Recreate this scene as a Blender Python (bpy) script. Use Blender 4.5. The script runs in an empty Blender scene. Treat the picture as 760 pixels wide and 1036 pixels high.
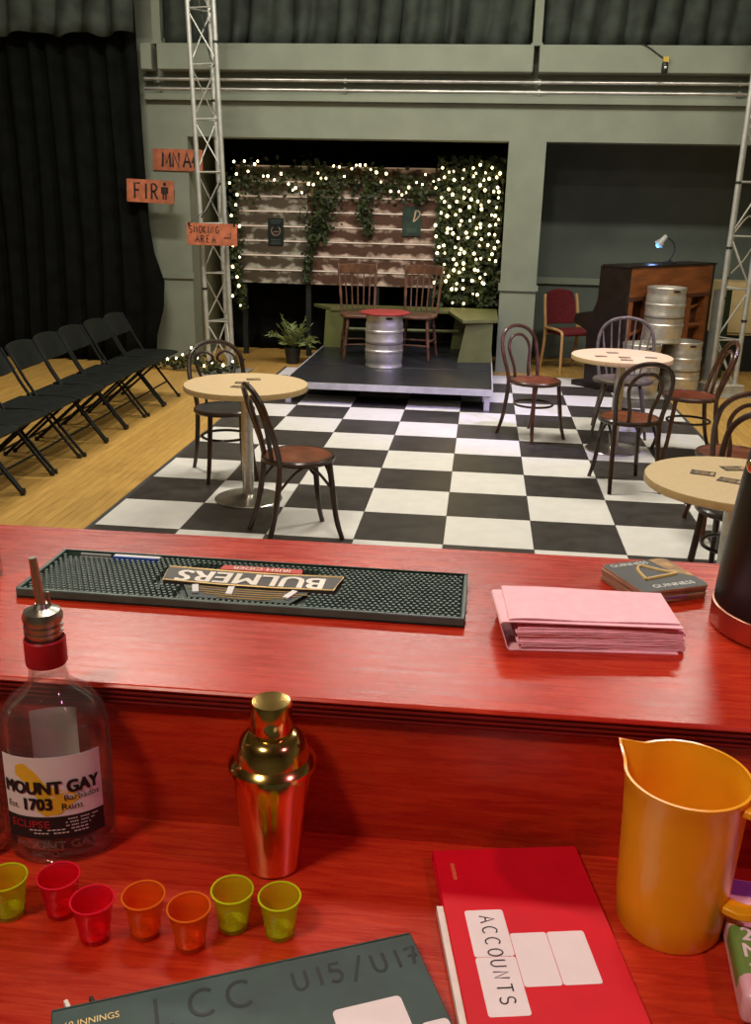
import bpy, bmesh, math, random
from mathutils import Vector, Matrix
random.seed(7)
PI = math.pi
scene = bpy.context.scene
COL = scene.collection

# ------------------------------------------------------------------ camera
F = 948.4
CAM = Vector((0.635, -5.3825, 1.808))
def cam_axes(yaw, pitch, roll):
    yaw, pitch, roll = (math.radians(a) for a in (yaw, pitch, roll))
    fwd = Vector((math.sin(yaw)*math.cos(pitch), math.cos(yaw)*math.cos(pitch), -math.sin(pitch)))
    right = Vector((math.cos(yaw), -math.sin(yaw), 0)); up = right.cross(fwd)
    return right*math.cos(roll)+up*math.sin(roll), up*math.cos(roll)-right*math.sin(roll), fwd
cr, cu, cw = cam_axes(-6.007, 18.32, 1.249)
cd = bpy.data.cameras.new('camera'); cam = bpy.data.objects.new('camera', cd); COL.objects.link(cam)
cam.matrix_world = Matrix(((cr.x, cu.x, -cw.x, CAM.x), (cr.y, cu.y, -cw.y, CAM.y), (cr.z, cu.z, -cw.z, CAM.z), (0, 0, 0, 1)))
cd.sensor_fit = 'HORIZONTAL'; cd.sensor_width = 36; cd.lens = F/760*36; cd.clip_start = .02
scene.camera = cam

# ------------------------------------------------------------------ world, exposure, lights
world = bpy.data.worlds.new('world'); scene.world = world; world.use_nodes = True
world.node_tree.nodes['Background'].inputs[0].default_value = (.5, .55, .5, 1)
world.node_tree.nodes['Background'].inputs[1].default_value = .0
vs = scene.view_settings
vs.view_transform = 'Standard'; vs.look = 'None'; vs.gamma = 1; vs.use_curve_mapping = False; vs.exposure = 0.0

def area(name, loc, aim, size, power, col, size_y=None):
    l = bpy.data.lights.new(name, 'AREA'); l.energy = power; l.color = col; l.size = size
    if size_y: l.shape = 'RECTANGLE'; l.size_y = size_y
    o = bpy.data.objects.new(name, l); COL.objects.link(o); o.location = loc
    o.rotation_euler = (Vector(aim)-Vector(loc)).to_track_quat('-Z', 'Y').to_euler(); return o
def spot(name, loc, aim, power, col, angle, blend=.6, rad=.1):
    l = bpy.data.lights.new(name, 'SPOT'); l.energy = power; l.color = col; l.spot_size = math.radians(angle)
    l.spot_blend = blend; l.shadow_soft_size = rad
    o = bpy.data.objects.new(name, l); COL.objects.link(o); o.location = loc
    o.rotation_euler = (Vector(aim)-Vector(loc)).to_track_quat('-Z', 'Y').to_euler(); return o
area('hall_lamp', (-2.3, 1.5, 5.0), (-2.3, 1.9, 0), 1.3, 165, (1, .93, .79), .35)
area('hall_lamp', (.2, 2.4, 5.0), (.2, 2.4, 0), 1.5, 125, (1, .94, .82), .45)
area('hall_lamp', (2.7, 1.5, 5.0), (2.7, 1.9, 0), 1.3, 150, (1, .93, .79), .35)
area('hall_lamp', (.35, -2.6, 5.0), (.35, -2.2, 0), 1.3, 85, (1, .92, .78), .35)
area('bar_lamp', (-.75, -6.3, 4.6), (.4, -4.5, 1.2), .55, 78, (1, .84, .66), .3)
spot('stage_spot_violet', (3.6, -.6, 4.7), (.6, 3.3, 0), 1800, (.50, .40, 1), 34, 1.0)
spot('bar_spot_magenta', (3.0, -5.6, 4.4), (.95, -4.6, 1.2), 140, (1, .28, .65), 24, .9)
spot('stage_spot_warm', (1.6, .2, 4.8), (-.6, 5.8, 1.1), 85, (1, .66, .42), 24, .8)

# ------------------------------------------------------------------ material helpers
MATS = {}
def mat(name, col, rough=.5, metal=0., var=.12, scale=18., bump=0., coat=0., trans=0., ior=1.45, spec=None, stretch=(1, 1, 1),
        emit=None, emit_s=0., col2=None, alpha=1., detail=4., sheen=0., ramp=(.35, .65)):
    if name in MATS: return MATS[name]
    m = bpy.data.materials.new(name); m.use_nodes = True; nt = m.node_tree; b = nt.nodes['Principled BSDF']
    b.inputs['Roughness'].default_value = rough; b.inputs['Metallic'].default_value = metal
    b.inputs['Coat Weight'].default_value = coat; b.inputs['Coat Roughness'].default_value = .15
    b.inputs['Transmission Weight'].default_value = trans; b.inputs['IOR'].default_value = ior
    if spec is not None: b.inputs['Specular IOR Level'].default_value = spec
    if sheen: b.inputs['Sheen Weight'].default_value = sheen
    if emit: b.inputs['Emission Color'].default_value = (*emit, 1); b.inputs['Emission Strength'].default_value = emit_s
    tc = nt.nodes.new('ShaderNodeTexCoord'); mp = nt.nodes.new('ShaderNodeMapping'); mp.inputs['Scale'].default_value = stretch
    n = nt.nodes.new('ShaderNodeTexNoise'); n.inputs['Scale'].default_value = scale; n.inputs['Detail'].default_value = detail
    r = nt.nodes.new('ShaderNodeValToRGB'); r.color_ramp.elements[0].position, r.color_ramp.elements[1].position = ramp
    c2 = col2 or tuple(min(1, c*(1+var)) for c in col); c1 = col if col2 else tuple(c*(1-var) for c in col)
    r.color_ramp.elements[0].color = (*c1, 1); r.color_ramp.elements[1].color = (*c2, 1)
    nt.links.new(tc.outputs['Object'], mp.inputs[0]); nt.links.new(mp.outputs[0], n.inputs['Vector'])
    nt.links.new(n.outputs['Fac'], r.inputs[0]); nt.links.new(r.outputs[0], b.inputs['Base Color'])
    if bump:
        bp = nt.nodes.new('ShaderNodeBump'); bp.inputs['Strength'].default_value = bump; bp.inputs['Distance'].default_value = .01
        nt.links.new(n.outputs['Fac'], bp.inputs['Height']); nt.links.new(bp.outputs[0], b.inputs['Normal'])
    MATS[name] = m; return m

def clear_mat(name, tint, body=0., body_col=(1, 1, 1), gloss=.06, rough=.03):
    # thin clear wall: light passes straight through with a tint, Fresnel gloss on top, optional cloudy body
    m = bpy.data.materials.new(name); m.use_nodes = True; nt = m.node_tree; L = nt.links.new
    nt.nodes.remove(nt.nodes['Principled BSDF']); out = nt.nodes['Material Output']
    t = nt.nodes.new('ShaderNodeBsdfTransparent'); t.inputs[0].default_value = (*tint, 1)
    d = nt.nodes.new('ShaderNodeBsdfDiffuse'); tl = nt.nodes.new('ShaderNodeBsdfTranslucent')
    n = nt.nodes.new('ShaderNodeTexNoise'); n.inputs['Scale'].default_value = 30; r = nt.nodes.new('ShaderNodeValToRGB')
    r.color_ramp.elements[0].color = (*[c*.93 for c in body_col], 1); r.color_ramp.elements[1].color = (*body_col, 1)
    L(n.outputs['Fac'], r.inputs[0]); L(r.outputs[0], d.inputs[0]); L(r.outputs[0], tl.inputs[0])
    m1 = nt.nodes.new('ShaderNodeMixShader'); m1.inputs[0].default_value = .35; L(d.outputs[0], m1.inputs[1]); L(tl.outputs[0], m1.inputs[2])
    m2 = nt.nodes.new('ShaderNodeMixShader'); m2.inputs[0].default_value = body; L(t.outputs[0], m2.inputs[1]); L(m1.outputs[0], m2.inputs[2])
    g = nt.nodes.new('ShaderNodeBsdfGlossy'); g.inputs['Roughness'].default_value = rough
    lw = nt.nodes.new('ShaderNodeLayerWeight'); lw.inputs[0].default_value = .13
    mr = nt.nodes.new('ShaderNodeMapRange'); mr.inputs[3].default_value = gloss; mr.inputs[4].default_value = .55; L(lw.outputs['Fresnel'], mr.inputs[0])
    m3 = nt.nodes.new('ShaderNodeMixShader'); L(mr.outputs[0], m3.inputs[0]); L(m2.outputs[0], m3.inputs[1]); L(g.outputs[0], m3.inputs[2]); L(m3.outputs[0], out.inputs[0])
    MATS[name] = m; return m

def floor_mat():
    m = bpy.data.materials.new('hall_floor_boards'); m.use_nodes = True; nt = m.node_tree; b = nt.nodes['Principled BSDF']
    tc = nt.nodes.new('ShaderNodeTexCoord'); mp = nt.nodes.new('ShaderNodeMapping'); mp.inputs['Rotation'].default_value = (0, 0, PI/2)
    br = nt.nodes.new('ShaderNodeTexBrick'); br.inputs['Scale'].default_value = 1; br.inputs['Brick Width'].default_value = 1.3
    br.inputs['Row Height'].default_value = .062; br.inputs['Mortar Size'].default_value = .0011; br.offset = .37
    br.inputs['Color1'].default_value = (.56, .335, .085, 1); br.inputs['Color2'].default_value = (.48, .28, .07, 1); br.inputs['Mortar'].default_value = (.10, .05, .018, 1)
    n = nt.nodes.new('ShaderNodeTexNoise'); n.inputs['Scale'].default_value = 9; mp2 = nt.nodes.new('ShaderNodeMapping'); mp2.inputs['Scale'].default_value = (7, .5, 1)
    mx = nt.nodes.new('ShaderNodeMixRGB'); mx.blend_type = 'MULTIPLY'; mx.inputs[0].default_value = .55
    rp = nt.nodes.new('ShaderNodeValToRGB'); rp.color_ramp.elements[0].color = (.55, .5, .45, 1); rp.color_ramp.elements[0].position = .3; rp.color_ramp.elements[1].position = .7
    L = nt.links.new
    L(tc.outputs['Object'], mp.inputs[0]); L(mp.outputs[0], br.inputs['Vector']); L(tc.outputs['Object'], mp2.inputs[0]); L(mp2.outputs[0], n.inputs['Vector'])
    L(n.outputs['Fac'], rp.inputs[0]); L(br.outputs['Color'], mx.inputs[1]); L(rp.outputs[0], mx.inputs[2]); L(mx.outputs[0], b.inputs['Base Color'])
    b.inputs['Roughness'].default_value = .42
    return m

def board_mat(name, wood1, wood2, wash):
    # brown board with whitewash brushed along its edges in blotches (object space: z across the board, half height .08)
    m = bpy.data.materials.new(name); m.use_nodes = True; nt = m.node_tree; b = nt.nodes['Principled BSDF']; L = nt.links.new
    tc = nt.nodes.new('ShaderNodeTexCoord'); oi = nt.nodes.new('ShaderNodeObjectInfo')
    add = nt.nodes.new('ShaderNodeVectorMath'); add.operation = 'MULTIPLY_ADD'; add.inputs[1].default_value = (1, 1, 1)
    cmb = nt.nodes.new('ShaderNodeCombineXYZ'); ml = nt.nodes.new('ShaderNodeMath'); ml.operation = 'MULTIPLY'; ml.inputs[1].default_value = 37
    L(oi.outputs['Random'], ml.inputs[0]); L(ml.outputs[0], cmb.inputs[0]); L(ml.outputs[0], cmb.inputs[1])
    L(tc.outputs['Object'], add.inputs[0]); L(cmb.outputs[0], add.inputs[2])
    n1 = nt.nodes.new('ShaderNodeTexNoise'); n1.inputs['Scale'].default_value = 9; n1.inputs['Detail'].default_value = 5
    mp = nt.nodes.new('ShaderNodeMapping'); mp.inputs['Scale'].default_value = (.9, 1, 1.2); L(add.outputs[0], mp.inputs[0]); L(mp.outputs[0], n1.inputs['Vector'])
    sx = nt.nodes.new('ShaderNodeSeparateXYZ'); L(tc.outputs['Object'], sx.inputs[0])
    ab = nt.nodes.new('ShaderNodeMath'); ab.operation = 'ABSOLUTE'; L(sx.outputs['Z'], ab.inputs[0])
    e = nt.nodes.new('ShaderNodeMath'); e.operation = 'MULTIPLY_ADD'; e.inputs[1].default_value = 3.6; L(ab.outputs[0], e.inputs[0]); L(n1.outputs['Fac'], e.inputs[2])
    r = nt.nodes.new('ShaderNodeValToRGB'); r.color_ramp.elements[0].position = .64; r.color_ramp.elements[1].position = .86; L(e.outputs[0], r.inputs[0])
    n2 = nt.nodes.new('ShaderNodeTexNoise'); n2.inputs['Scale'].default_value = 22; mp2 = nt.nodes.new('ShaderNodeMapping'); mp2.inputs['Scale'].default_value = (.25, 1, 3)
    L(add.outputs[0], mp2.inputs[0]); L(mp2.outputs[0], n2.inputs['Vector'])
    rw = nt.nodes.new('ShaderNodeValToRGB'); rw.color_ramp.elements[0].color = (*wood1, 1); rw.color_ramp.elements[1].color = (*wood2, 1); L(n2.outputs['Fac'], rw.inputs[0])
    mx = nt.nodes.new('ShaderNodeMixRGB'); mx.inputs[2].default_value = (*wash, 1); L(r.outputs[0], mx.inputs[0]); L(rw.outputs[0], mx.inputs[1]); L(mx.outputs[0], b.inputs['Base Color'])
    b.inputs['Roughness'].default_value = .75
    return m

def bar_mat(name, c1, c2, rough):
    m = bpy.data.materials.new(name); m.use_nodes = True; nt = m.node_tree; b = nt.nodes['Principled BSDF']; L = nt.links.new
    tc = nt.nodes.new('ShaderNodeTexCoord'); mp = nt.nodes.new('ShaderNodeMapping'); mp.inputs['Scale'].default_value = (2.2, 26, 26)
    n = nt.nodes.new('ShaderNodeTexNoise'); n.inputs['Scale'].default_value = 5; n.inputs['Detail'].default_value = 9; n.inputs['Roughness'].default_value = .68; n.inputs['Distortion'].default_value = .8
    r = nt.nodes.new('ShaderNodeValToRGB'); r.color_ramp.elements[0].position = .33; r.color_ramp.elements[1].position = .68
    r.color_ramp.elements[0].color = (*c1, 1); r.color_ramp.elements[1].color = (*c2, 1)
    n2 = nt.nodes.new('ShaderNodeTexNoise'); n2.inputs['Scale'].default_value = 7; n2.inputs['Detail'].default_value = 4
    r2 = nt.nodes.new('ShaderNodeValToRGB'); r2.color_ramp.elements[0].position = .3; r2.color_ramp.elements[0].color = (.62, .55, .55, 1); r2.color_ramp.elements[1].position = .62
    mx = nt.nodes.new('ShaderNodeMixRGB'); mx.blend_type = 'MULTIPLY'; mx.inputs[0].default_value = .8
    L(tc.outputs['Object'], mp.inputs[0]); L(mp.outputs[0], n.inputs['Vector']); L(n.outputs['Fac'], r.inputs[0]); L(tc.outputs['Object'], n2.inputs['Vector'])
    L(n2.outputs['Fac'], r2.inputs[0]); L(r.outputs[0], mx.inputs[1]); L(r2.outputs[0], mx.inputs[2]); L(mx.outputs[0], b.inputs['Base Color'])
    rr = nt.nodes.new('ShaderNodeMapRange'); rr.inputs[3].default_value = rough-.07; rr.inputs[4].default_value = rough+.12; L(n.outputs['Fac'], rr.inputs[0]); L(rr.outputs[0], b.inputs['Roughness'])
    bp = nt.nodes.new('ShaderNodeBump'); bp.inputs['Strength'].default_value = .12; bp.inputs['Distance'].default_value = .002; L(n.outputs['Fac'], bp.inputs['Height']); L(bp.outputs[0], b.inputs['Normal'])
    b.inputs['Specular IOR Level'].default_value = .30
    return m

# ------------------------------------------------------------------ mesh builder
class MB:
    def __init__(self): self.v = []; self.f = []; self.mi = []
    def _add(self, vs, fs):
        o = len(self.v); self.v += [tuple(v) for v in vs]; self.f += [tuple(i+o for i in f) for f in fs]; return self
    def box(self, c, s, rz=0., rot=None):
        x, y, z = (a/2 for a in s); pts = [Vector(p) for p in ((-x, -y, -z), (x, -y, -z), (x, y, -z), (-x, y, -z), (-x, -y, z), (x, -y, z), (x, y, z), (-x, y, z))]
        R = rot if rot is not None else Matrix.Rotation(rz, 3, 'Z'); c = Vector(c)
        return self._add([R @ p + c for p in pts], [(0, 3, 2, 1), (4, 5, 6, 7), (0, 1, 5, 4), (1, 2, 6, 5), (2, 3, 7, 6), (3, 0, 4, 7)])
    def bbox(self, x0, x1, y0, y1, z0, z1): return self.box(((x0+x1)/2, (y0+y1)/2, (z0+z1)/2), (x1-x0, y1-y0, z1-z0))
    def prism(self, poly, z0, z1, M=None):
        n = len(poly); vs = [Vector((p[0], p[1], z0)) for p in poly]+[Vector((p[0], p[1], z1)) for p in poly]
        if M: vs = [M @ v for v in vs]
        return self._add(vs, [tuple(range(n-1, -1, -1)), tuple(range(n, 2*n))]+[(i, (i+1) % n, n+(i+1) % n, n+i) for i in range(n)])
    def tube(self, pts, r, n=8, closed=False, caps=True):
        pts = [Vector(p) for p in pts]; k = len(pts); rs = r if isinstance(r, (list, tuple)) else [r]*k
        rings = []; prev = None
        for i, p in enumerate(pts):
            a = pts[i-1] if (i > 0 or closed) else p; b = pts[(i+1) % k] if (i < k-1 or closed) else p
            t = (b-a); t = t.normalized() if t.length > 1e-9 else Vector((0, 0, 1))
            if prev is None:
                u = t.cross(Vector((0, 0, 1))); u = u if u.length > 1e-3 else t.cross(Vector((1, 0, 0)))
            else:
                u = prev-t*prev.dot(t); u = u if u.length > 1e-4 else t.cross(Vector((1, 0, 0)))
            u.normalize(); w = t.cross(u); prev = u
            rings.append([p+(u*math.cos(2*PI*j/n)+w*math.sin(2*PI*j/n))*rs[i] for j in range(n)])
        vs = [v for q in rings for v in q]; fs = []
        for i in range(k if closed else k-1):
            for j in range(n):
                a, b = i*n+j, i*n+(j+1) % n; c, d = ((i+1) % k)*n+(j+1) % n, ((i+1) % k)*n+j; fs.append((a, b, c, d))
        if caps and not closed: fs += [tuple(range(n-1, -1, -1)), tuple((k-1)*n+j for j in range(n))]
        return self._add(vs, fs)
    def lathe(self, prof, c=(0, 0, 0), n=24, caps=True, M=None):
        c = Vector(c); k = len(prof); vs = []; fs = []
        for r, z in prof:
            for j in range(n):
                v = Vector((r*math.cos(2*PI*j/n), r*math.sin(2*PI*j/n), z)); vs.append((M @ v if M else v)+c)
        for i in range(k-1):
            for j in range(n): fs.append((i*n+j, i*n+(j+1) % n, (i+1)*n+(j+1) % n, (i+1)*n+j))
        if caps:
            if prof[0][0] > 1e-6: fs.append(tuple(range(n-1, -1, -1)))
            if prof[-1][0] > 1e-6: fs.append(tuple((k-1)*n+j for j in range(n)))
        return self._add(vs, fs)
    def build(self, name, m, parent=None, angle=35, smooth=True, loc=None):
        me = bpy.data.meshes.new(name); me.from_pydata(self.v, [], self.f); me.update()
        bm = bmesh.new(); bm.from_mesh(me); bmesh.ops.remove_doubles(bm, verts=bm.verts, dist=1e-6); bmesh.ops.recalc_face_normals(bm, faces=bm.faces); bm.to_mesh(me); bm.free()
        if smooth:
            me.polygons.foreach_set('use_smooth', [True]*len(me.polygons)); me.set_sharp_from_angle(angle=math.radians(angle))
        me.materials.append(m); o = bpy.data.objects.new(name, me); COL.objects.link(o)
        if parent: o.parent = parent
        if loc: o.location = loc
        return o

def bevel(o, w, seg=2):
    md = o.modifiers.new('bevel', 'BEVEL'); md.width = w; md.segments = seg; md.limit_method = 'ANGLE'; md.angle_limit = math.radians(40); return o
def tag(o, label, cat, group=None):
    o['label'] = label; o['category'] = cat
    if group: o['group'] = group
    return o
def thing(name, label, cat, loc=(0, 0, 0), rz=0, group=None):
    o = bpy.data.objects.new(name, None); COL.objects.link(o); o.location = loc; o.rotation_euler = (0, 0, rz); o.empty_display_size = .1
    return tag(o, label, cat, group)
def struct(o): o['kind'] = 'structure'; return o
def copy_tree(o, parent=None):
    c = o.copy(); COL.objects.link(c); c.parent = parent
    for ch in list(o.children): copy_tree(ch, c)
    return c
def arc(c, r, a0, a1, n, plane='xz', ry=None):
    out = []; ry = ry or r
    for i in range(n+1):
        a = a0+(a1-a0)*i/n; u, v = r*math.cos(a), ry*math.sin(a)
        out.append(Vector((c[0]+u, c[1], c[2]+v)) if plane == 'xz' else Vector((c[0]+u, c[1]+v, c[2])))
    return out
def spline(pts, n=6):
    pts = [Vector(p) for p in pts]; out = []
    for i in range(len(pts)-1):
        p0 = pts[max(i-1, 0)]; p1 = pts[i]; p2 = pts[i+1]; p3 = pts[min(i+2, len(pts)-1)]
        for k in range(n):
            t = k/n; out.append(.5*((2*p1)+(p2-p0)*t+(2*p0-5*p1+4*p2-p3)*t*t+(3*p1-p0-3*p2+p3)*t**3))
    return out+[pts[-1]]

# text as mesh: returns (verts 2D, faces), centred
def text_geo(s, size, bold=0., xs=1.):
    cu_ = bpy.data.curves.new('lettering', 'FONT'); cu_.body = s; cu_.size = size; cu_.align_x = 'CENTER'; cu_.align_y = 'CENTER'; cu_.resolution_u = 3
    ob = bpy.data.objects.new('lettering', cu_); me = bpy.data.meshes.new_from_object(ob)
    vs = [(v.co.x*xs, v.co.y) for v in me.vertices]; fs = [tuple(p.vertices) for p in me.polygons]
    bpy.data.objects.remove(ob); bpy.data.meshes.remove(me); bpy.data.curves.remove(cu_)
    return vs, fs
def put_text(mb, s, size, fn, bold=0., xs=1., up=(0, 0, 1)):
    vs, fs = text_geo(s, size, bold, xs); d = bold*size
    for k, (dx, dy) in enumerate(((0, 0),) if bold < .02 else ((-d, -d*.6), (d, -d*.6), (-d, d*.6), (d, d*.6), (0, 0))):
        mb._add([Vector(fn(x+dx, y+dy))+Vector(up)*(.00006*k) for x, y in vs], fs)
    return mb
# simple pen-stroke alphabet (unit box)
def ell(cx, cy, rx, ry, a0, a1, n=10): return [(cx+rx*math.cos(math.radians(a0+(a1-a0)*i/n)), cy+ry*math.sin(math.radians(a0+(a1-a0)*i/n))) for i in range(n+1)]
PEN = {
 'A': [[(0, 0), (.45, 1), (.9, 0)], [(.2, .38), (.7, .38)]], 'C': [ell(.55, .5, .5, .5, 50, 310)], 'O': [ell(.5, .5, .42, .5, 0, 360, 14)],
 'U': [[(.05, 1), (.05, .4)]+ell(.42, .36, .37, .36, 180, 360, 8)+[(.79, 1)]], 'N': [[(0, 0), (.05, 1), (.7, 0), (.75, 1)]],
 'T': [[(0, 1), (.9, 1)], [(.45, 1), (.45, 0)]], 'S': [ell(.42, .74, .36, .25, 30, 270, 7)+ell(.42, .25, .38, .25, 90, -150, 7)],
 'M': [[(0, 0), (.08, 1), (.48, .25), (.88, 1), (.95, 0)]], 'F': [[(0, 0), (0, 1), (.7, 1)], [(0, .55), (.55, .55)]], 'I': [[(.1, 0), (.1, 1)]],
 'R': [[(0, 0), (0, 1)]+ell(.25, .76, .4, .24, 90, -90, 6)+[(0, .52)], [(.25, .52), (.75, 0)]], 'K': [[(0, 0), (0, 1)], [(.65, 1), (0, .5), (.7, 0)]],
 'G': [ell(.5, .5, .46, .5, 50, 330)+[(.9, .42), (.55, .42)]], 'E': [[(.65, 0), (0, 0), (0, 1), (.65, 1)], [(0, .52), (.5, .52)]], 'L': [[(0, 1), (0, 0), (.7, 0)]],
 '1': [[(.25, 1), (.25, 0)]], '5': [[(.75, 1), (.2, 1), (.12, .58)]+ell(.36, .32, .38, .32, 110, -140, 9)], '7': [[(0, .9), (.65, 1), (.3, 0)], [(.1, .5), (.7, .5)]],
 '/': [[(.75, 1.15), (0, -.25)]], ' ': []}
def pen_text(mb, s, h, w, gap, fn, width):
    x = 0
    for ch in s:
        for q_, st in enumerate(PEN[ch]):
            P = [Vector((x+p[0]*w, p[1]*h)) for p in st]; L_ = []; R_ = []
            for i, p in enumerate(P):
                d = (P[min(i+1, len(P)-1)]-P[max(i-1, 0)]); d = d.normalized() if d.length else Vector((1, 0)); nrm = Vector((-d.y, d.x))*width/2
                L_.append(p+nrm); R_.append(p-nrm)
            k = len(P); mb._add([Vector(fn(q.x, q.y))+Vector((0, 0, .00006*q_)) for q in L_+R_], [(i, i+1, k+i+1, k+i) for i in range(k-1)])
        x += (w*(.45 if ch in 'I1' else 1)+gap)
    return mb

# ------------------------------------------------------------------ materials
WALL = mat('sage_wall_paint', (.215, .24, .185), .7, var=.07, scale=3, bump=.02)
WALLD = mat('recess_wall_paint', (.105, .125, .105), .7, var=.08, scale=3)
DRAPE = mat('black_drape', (.004, .0047, .004), .95, var=.3, scale=6, spec=.1)
CURT = mat('charcoal_curtain', (.045, .055, .045), .9, var=.25, scale=5, spec=.2)
CURT2 = mat('grey_pelmet_cloth', (.042, .05, .041), .9, var=.3, scale=5, spec=.2)
STEEL = mat('brushed_steel', (.55, .53, .48), .3, 1, var=.12, scale=30)
KEG = mat('keg_steel', (.60, .575, .52), .42, .8, var=.2, scale=9)
ALU = mat('truss_aluminium', (.46, .47, .43), .45, .55, var=.1, scale=14)
PIPE = mat('pipe_galvanised', (.5, .5, .47), .38, .8, var=.2, scale=5)
BLACK = mat('black_plastic', (.012, .014, .013), .45, var=.25, scale=20)
CHAIRBLK = mat('folding_chair_black', (.006, .008, .0068), .5, spec=.22, var=.25, scale=12)
DARKWOOD = mat('dark_bentwood', (.032, .015, .009), .33, var=.45, scale=18, stretch=(1, 1, .3), coat=.3)
REDWOOD = mat('red_bentwood', (.055, .020, .010), .33, var=.45, scale=16, coat=.3)
SEATRED = mat('red_brown_seat', (.15, .036, .014), .3, var=.3, scale=11, coat=.4)
SEATBLK = mat('black_seat_pad', (.018, .018, .016), .4, var=.2, scale=16)
GREYWOOD = mat('grey_windsor_wood', (.09, .072, .055), .4, var=.35, scale=14)
TURNWOOD = mat('turned_pine_brown', (.10, .043, .021), .42, var=.35, scale=16, stretch=(1, 1, .4))
LAMINATE = mat('beige_laminate', (.63, .47, .27), .36, var=.04, scale=40)
LAMEDGE = mat('beige_table_edge', (.46, .33, .15), .4, var=.08, scale=30)
CARD = mat('printed_card_dark', (.05, .045, .04), .4, var=.6, scale=60)
GREEN = mat('olive_bench_paint', (.105, .115, .035), .5, var=.12, scale=7)
DECK = mat('black_deck_ply', (.014, .016, .018), .38, var=.3, scale=9)
DECKALU = mat('deck_fascia', (.52, .52, .52), .45, .3, var=.1, scale=12)
TILEW = mat('white_dance_tile', (.66, .64, .60), .38, var=.04, scale=9)
TILEB = mat('black_dance_tile', (.040, .035, .031), .36, var=.25, scale=9)
SIGN = mat('orange_sign_paint', (.42, .125, .06), .6, var=.22, scale=13)
INK = mat('black_ink', (.018, .012, .012), .6)
LEAF = mat('ivy_leaf', (.008, .017, .004), .55, col2=(.034, .050, .011), scale=9, var=.5)
STEM = mat('vine_stem', (.05, .035, .015), .8)
FERN = mat('fern_leaf', (.11, .15, .035), .6, col2=(.24, .28, .09), scale=14)
BULB = mat('warm_bulb', (1, .85, .55), .4, emit=(1, .74, .36), emit_s=9)
REDTOP = mat('red_keg_top', (.32, .035, .03), .45, var=.15, scale=12)
PIANOBLK = mat('piano_black', (.014, .008, .006), .3, var=.3, scale=8)
PIANOWD = mat('piano_back_wood', (.26, .082, .022), .5, var=.28, scale=7, stretch=(.5, 1, 2))
PIANODK = mat('piano_soundboard', (.085, .026, .012), .5, var=.35, scale=8)
BEECH = mat('pale_beech', (.52, .30, .12), .45, var=.12, scale=10)
REDFAB = mat('dark_red_fabric', (.12, .008, .012), .9, var=.25, scale=40)
CREAM = mat('cream_cupboard_paint', (.55, .42, .2), .55, var=.08, scale=4)
BAR = bar_mat('red_stained_bar', (.40, .014, .007), (.60, .050, .013), .25)
BARLIP = bar_mat('red_stained_ply_edge', (.16, .008, .007), (.26, .014, .012), .35)
RUBBER = mat('green_black_rubber', (.016, .028, .022), .5, var=.2, scale=30)
NUB = mat('rubber_nub', (.065, .105, .086), .42, var=.2, scale=30)
PINK = mat('pink_tissue', (.93, .56, .61), .85, var=.05, scale=60, bump=.05)
GLASS = clear_mat('clear_glass', (.985, .975, .965), .022, (.95, .82, .76), .022)
RUM = clear_mat('clear_spirit', (.98, .96, .94), .02, (.8, .75, .7), .03)
BRASS = mat('polished_brass', (.78, .52, .16), .14, 1, var=.06, scale=8)
COPPER = mat('polished_copper_gold', (.86, .47, .20), .16, 1, var=.06, scale=8)
COPBAND = mat('copper_band', (.62, .30, .21), .36, 1, var=.08, scale=8)
FLASK = mat('black_enamel', (.012, .009, .007), .33, var=.2, scale=8)
LIDGREY = mat('grey_lid', (.10, .13, .14), .4, var=.1, scale=8)
WHITE = mat('white_label', (.80, .74, .72), .55, var=.03, scale=30)
YELLOWINK = mat('yellow_ink', (.80, .50, .03), .55, var=.05)
REDINK = mat('red_ink', (.55, .02, .03), .5)
REDBOOK = mat('red_book_cloth', (.62, .003, .016), .5, spec=.3, var=.05, scale=30)
GREENBOOK = mat('green_book_cloth', (.030, .062, .054), .5, var=.2, scale=25, bump=.05)
PAGE = mat('page_edges', (.78, .74, .66), .8, var=.08, scale=50, stretch=(1, 1, 20))
GOLDINK = mat('gold_foil', (.75, .55, .22), .4, .3)
MARKER = mat('black_marker', (.005, .010, .009), .5)
GREENPK = mat('green_print', (.16, .30, .07), .4, var=.05)
PINKPK = mat('pink_wrapper', (.80, .48, .55), .3, var=.05)
PURPLE = mat('purple_print', (.28, .10, .40), .5, var=.1)
AMBER = mat('amber_plastic', (.96, .43, .012), .3, var=.03, trans=.12, coat=.35)

# ------------------------------------------------------------------ room shell
struct(MB().bbox(-5.6, 5.2, -9.2, 6.8, -.1, 0).build('floor', floor_mat()))
WY = 5.3
w = MB()
w.bbox(-3.6, -2.64, WY, WY+.3, 0, 3.4); w.bbox(.84, 1.23, WY, WY+.3, 0, 2.44); w.bbox(-2.64, 5.2, WY, WY+.3, 2.44, 3.05)
w.bbox(-5.6, -3.6, WY, WY+.3, 0, 3.4); w.bbox(3.95, 5.2, WY, WY+.3, 0, 2.44); w.bbox(-2.64, 5.2, WY+.12, WY+.3, 3.05, 5.5); w.bbox(-5.6, -2.64, WY+.12, WY+.3, 3.4, 5.5)
struct(w.build('wall_back', WALL))
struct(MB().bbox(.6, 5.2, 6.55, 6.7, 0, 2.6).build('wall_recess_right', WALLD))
struct(MB().bbox(-3.0, .72, 6.55, 6.7, 0, 2.6).build('wall_recess_left', DRAPE))
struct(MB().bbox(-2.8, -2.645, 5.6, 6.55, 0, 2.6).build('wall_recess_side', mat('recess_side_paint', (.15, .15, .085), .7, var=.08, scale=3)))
struct(MB().bbox(.88, 1.19, 5.6, 6.55, 0, 2.6).build('wall_recess_divider', WALLD))
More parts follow.
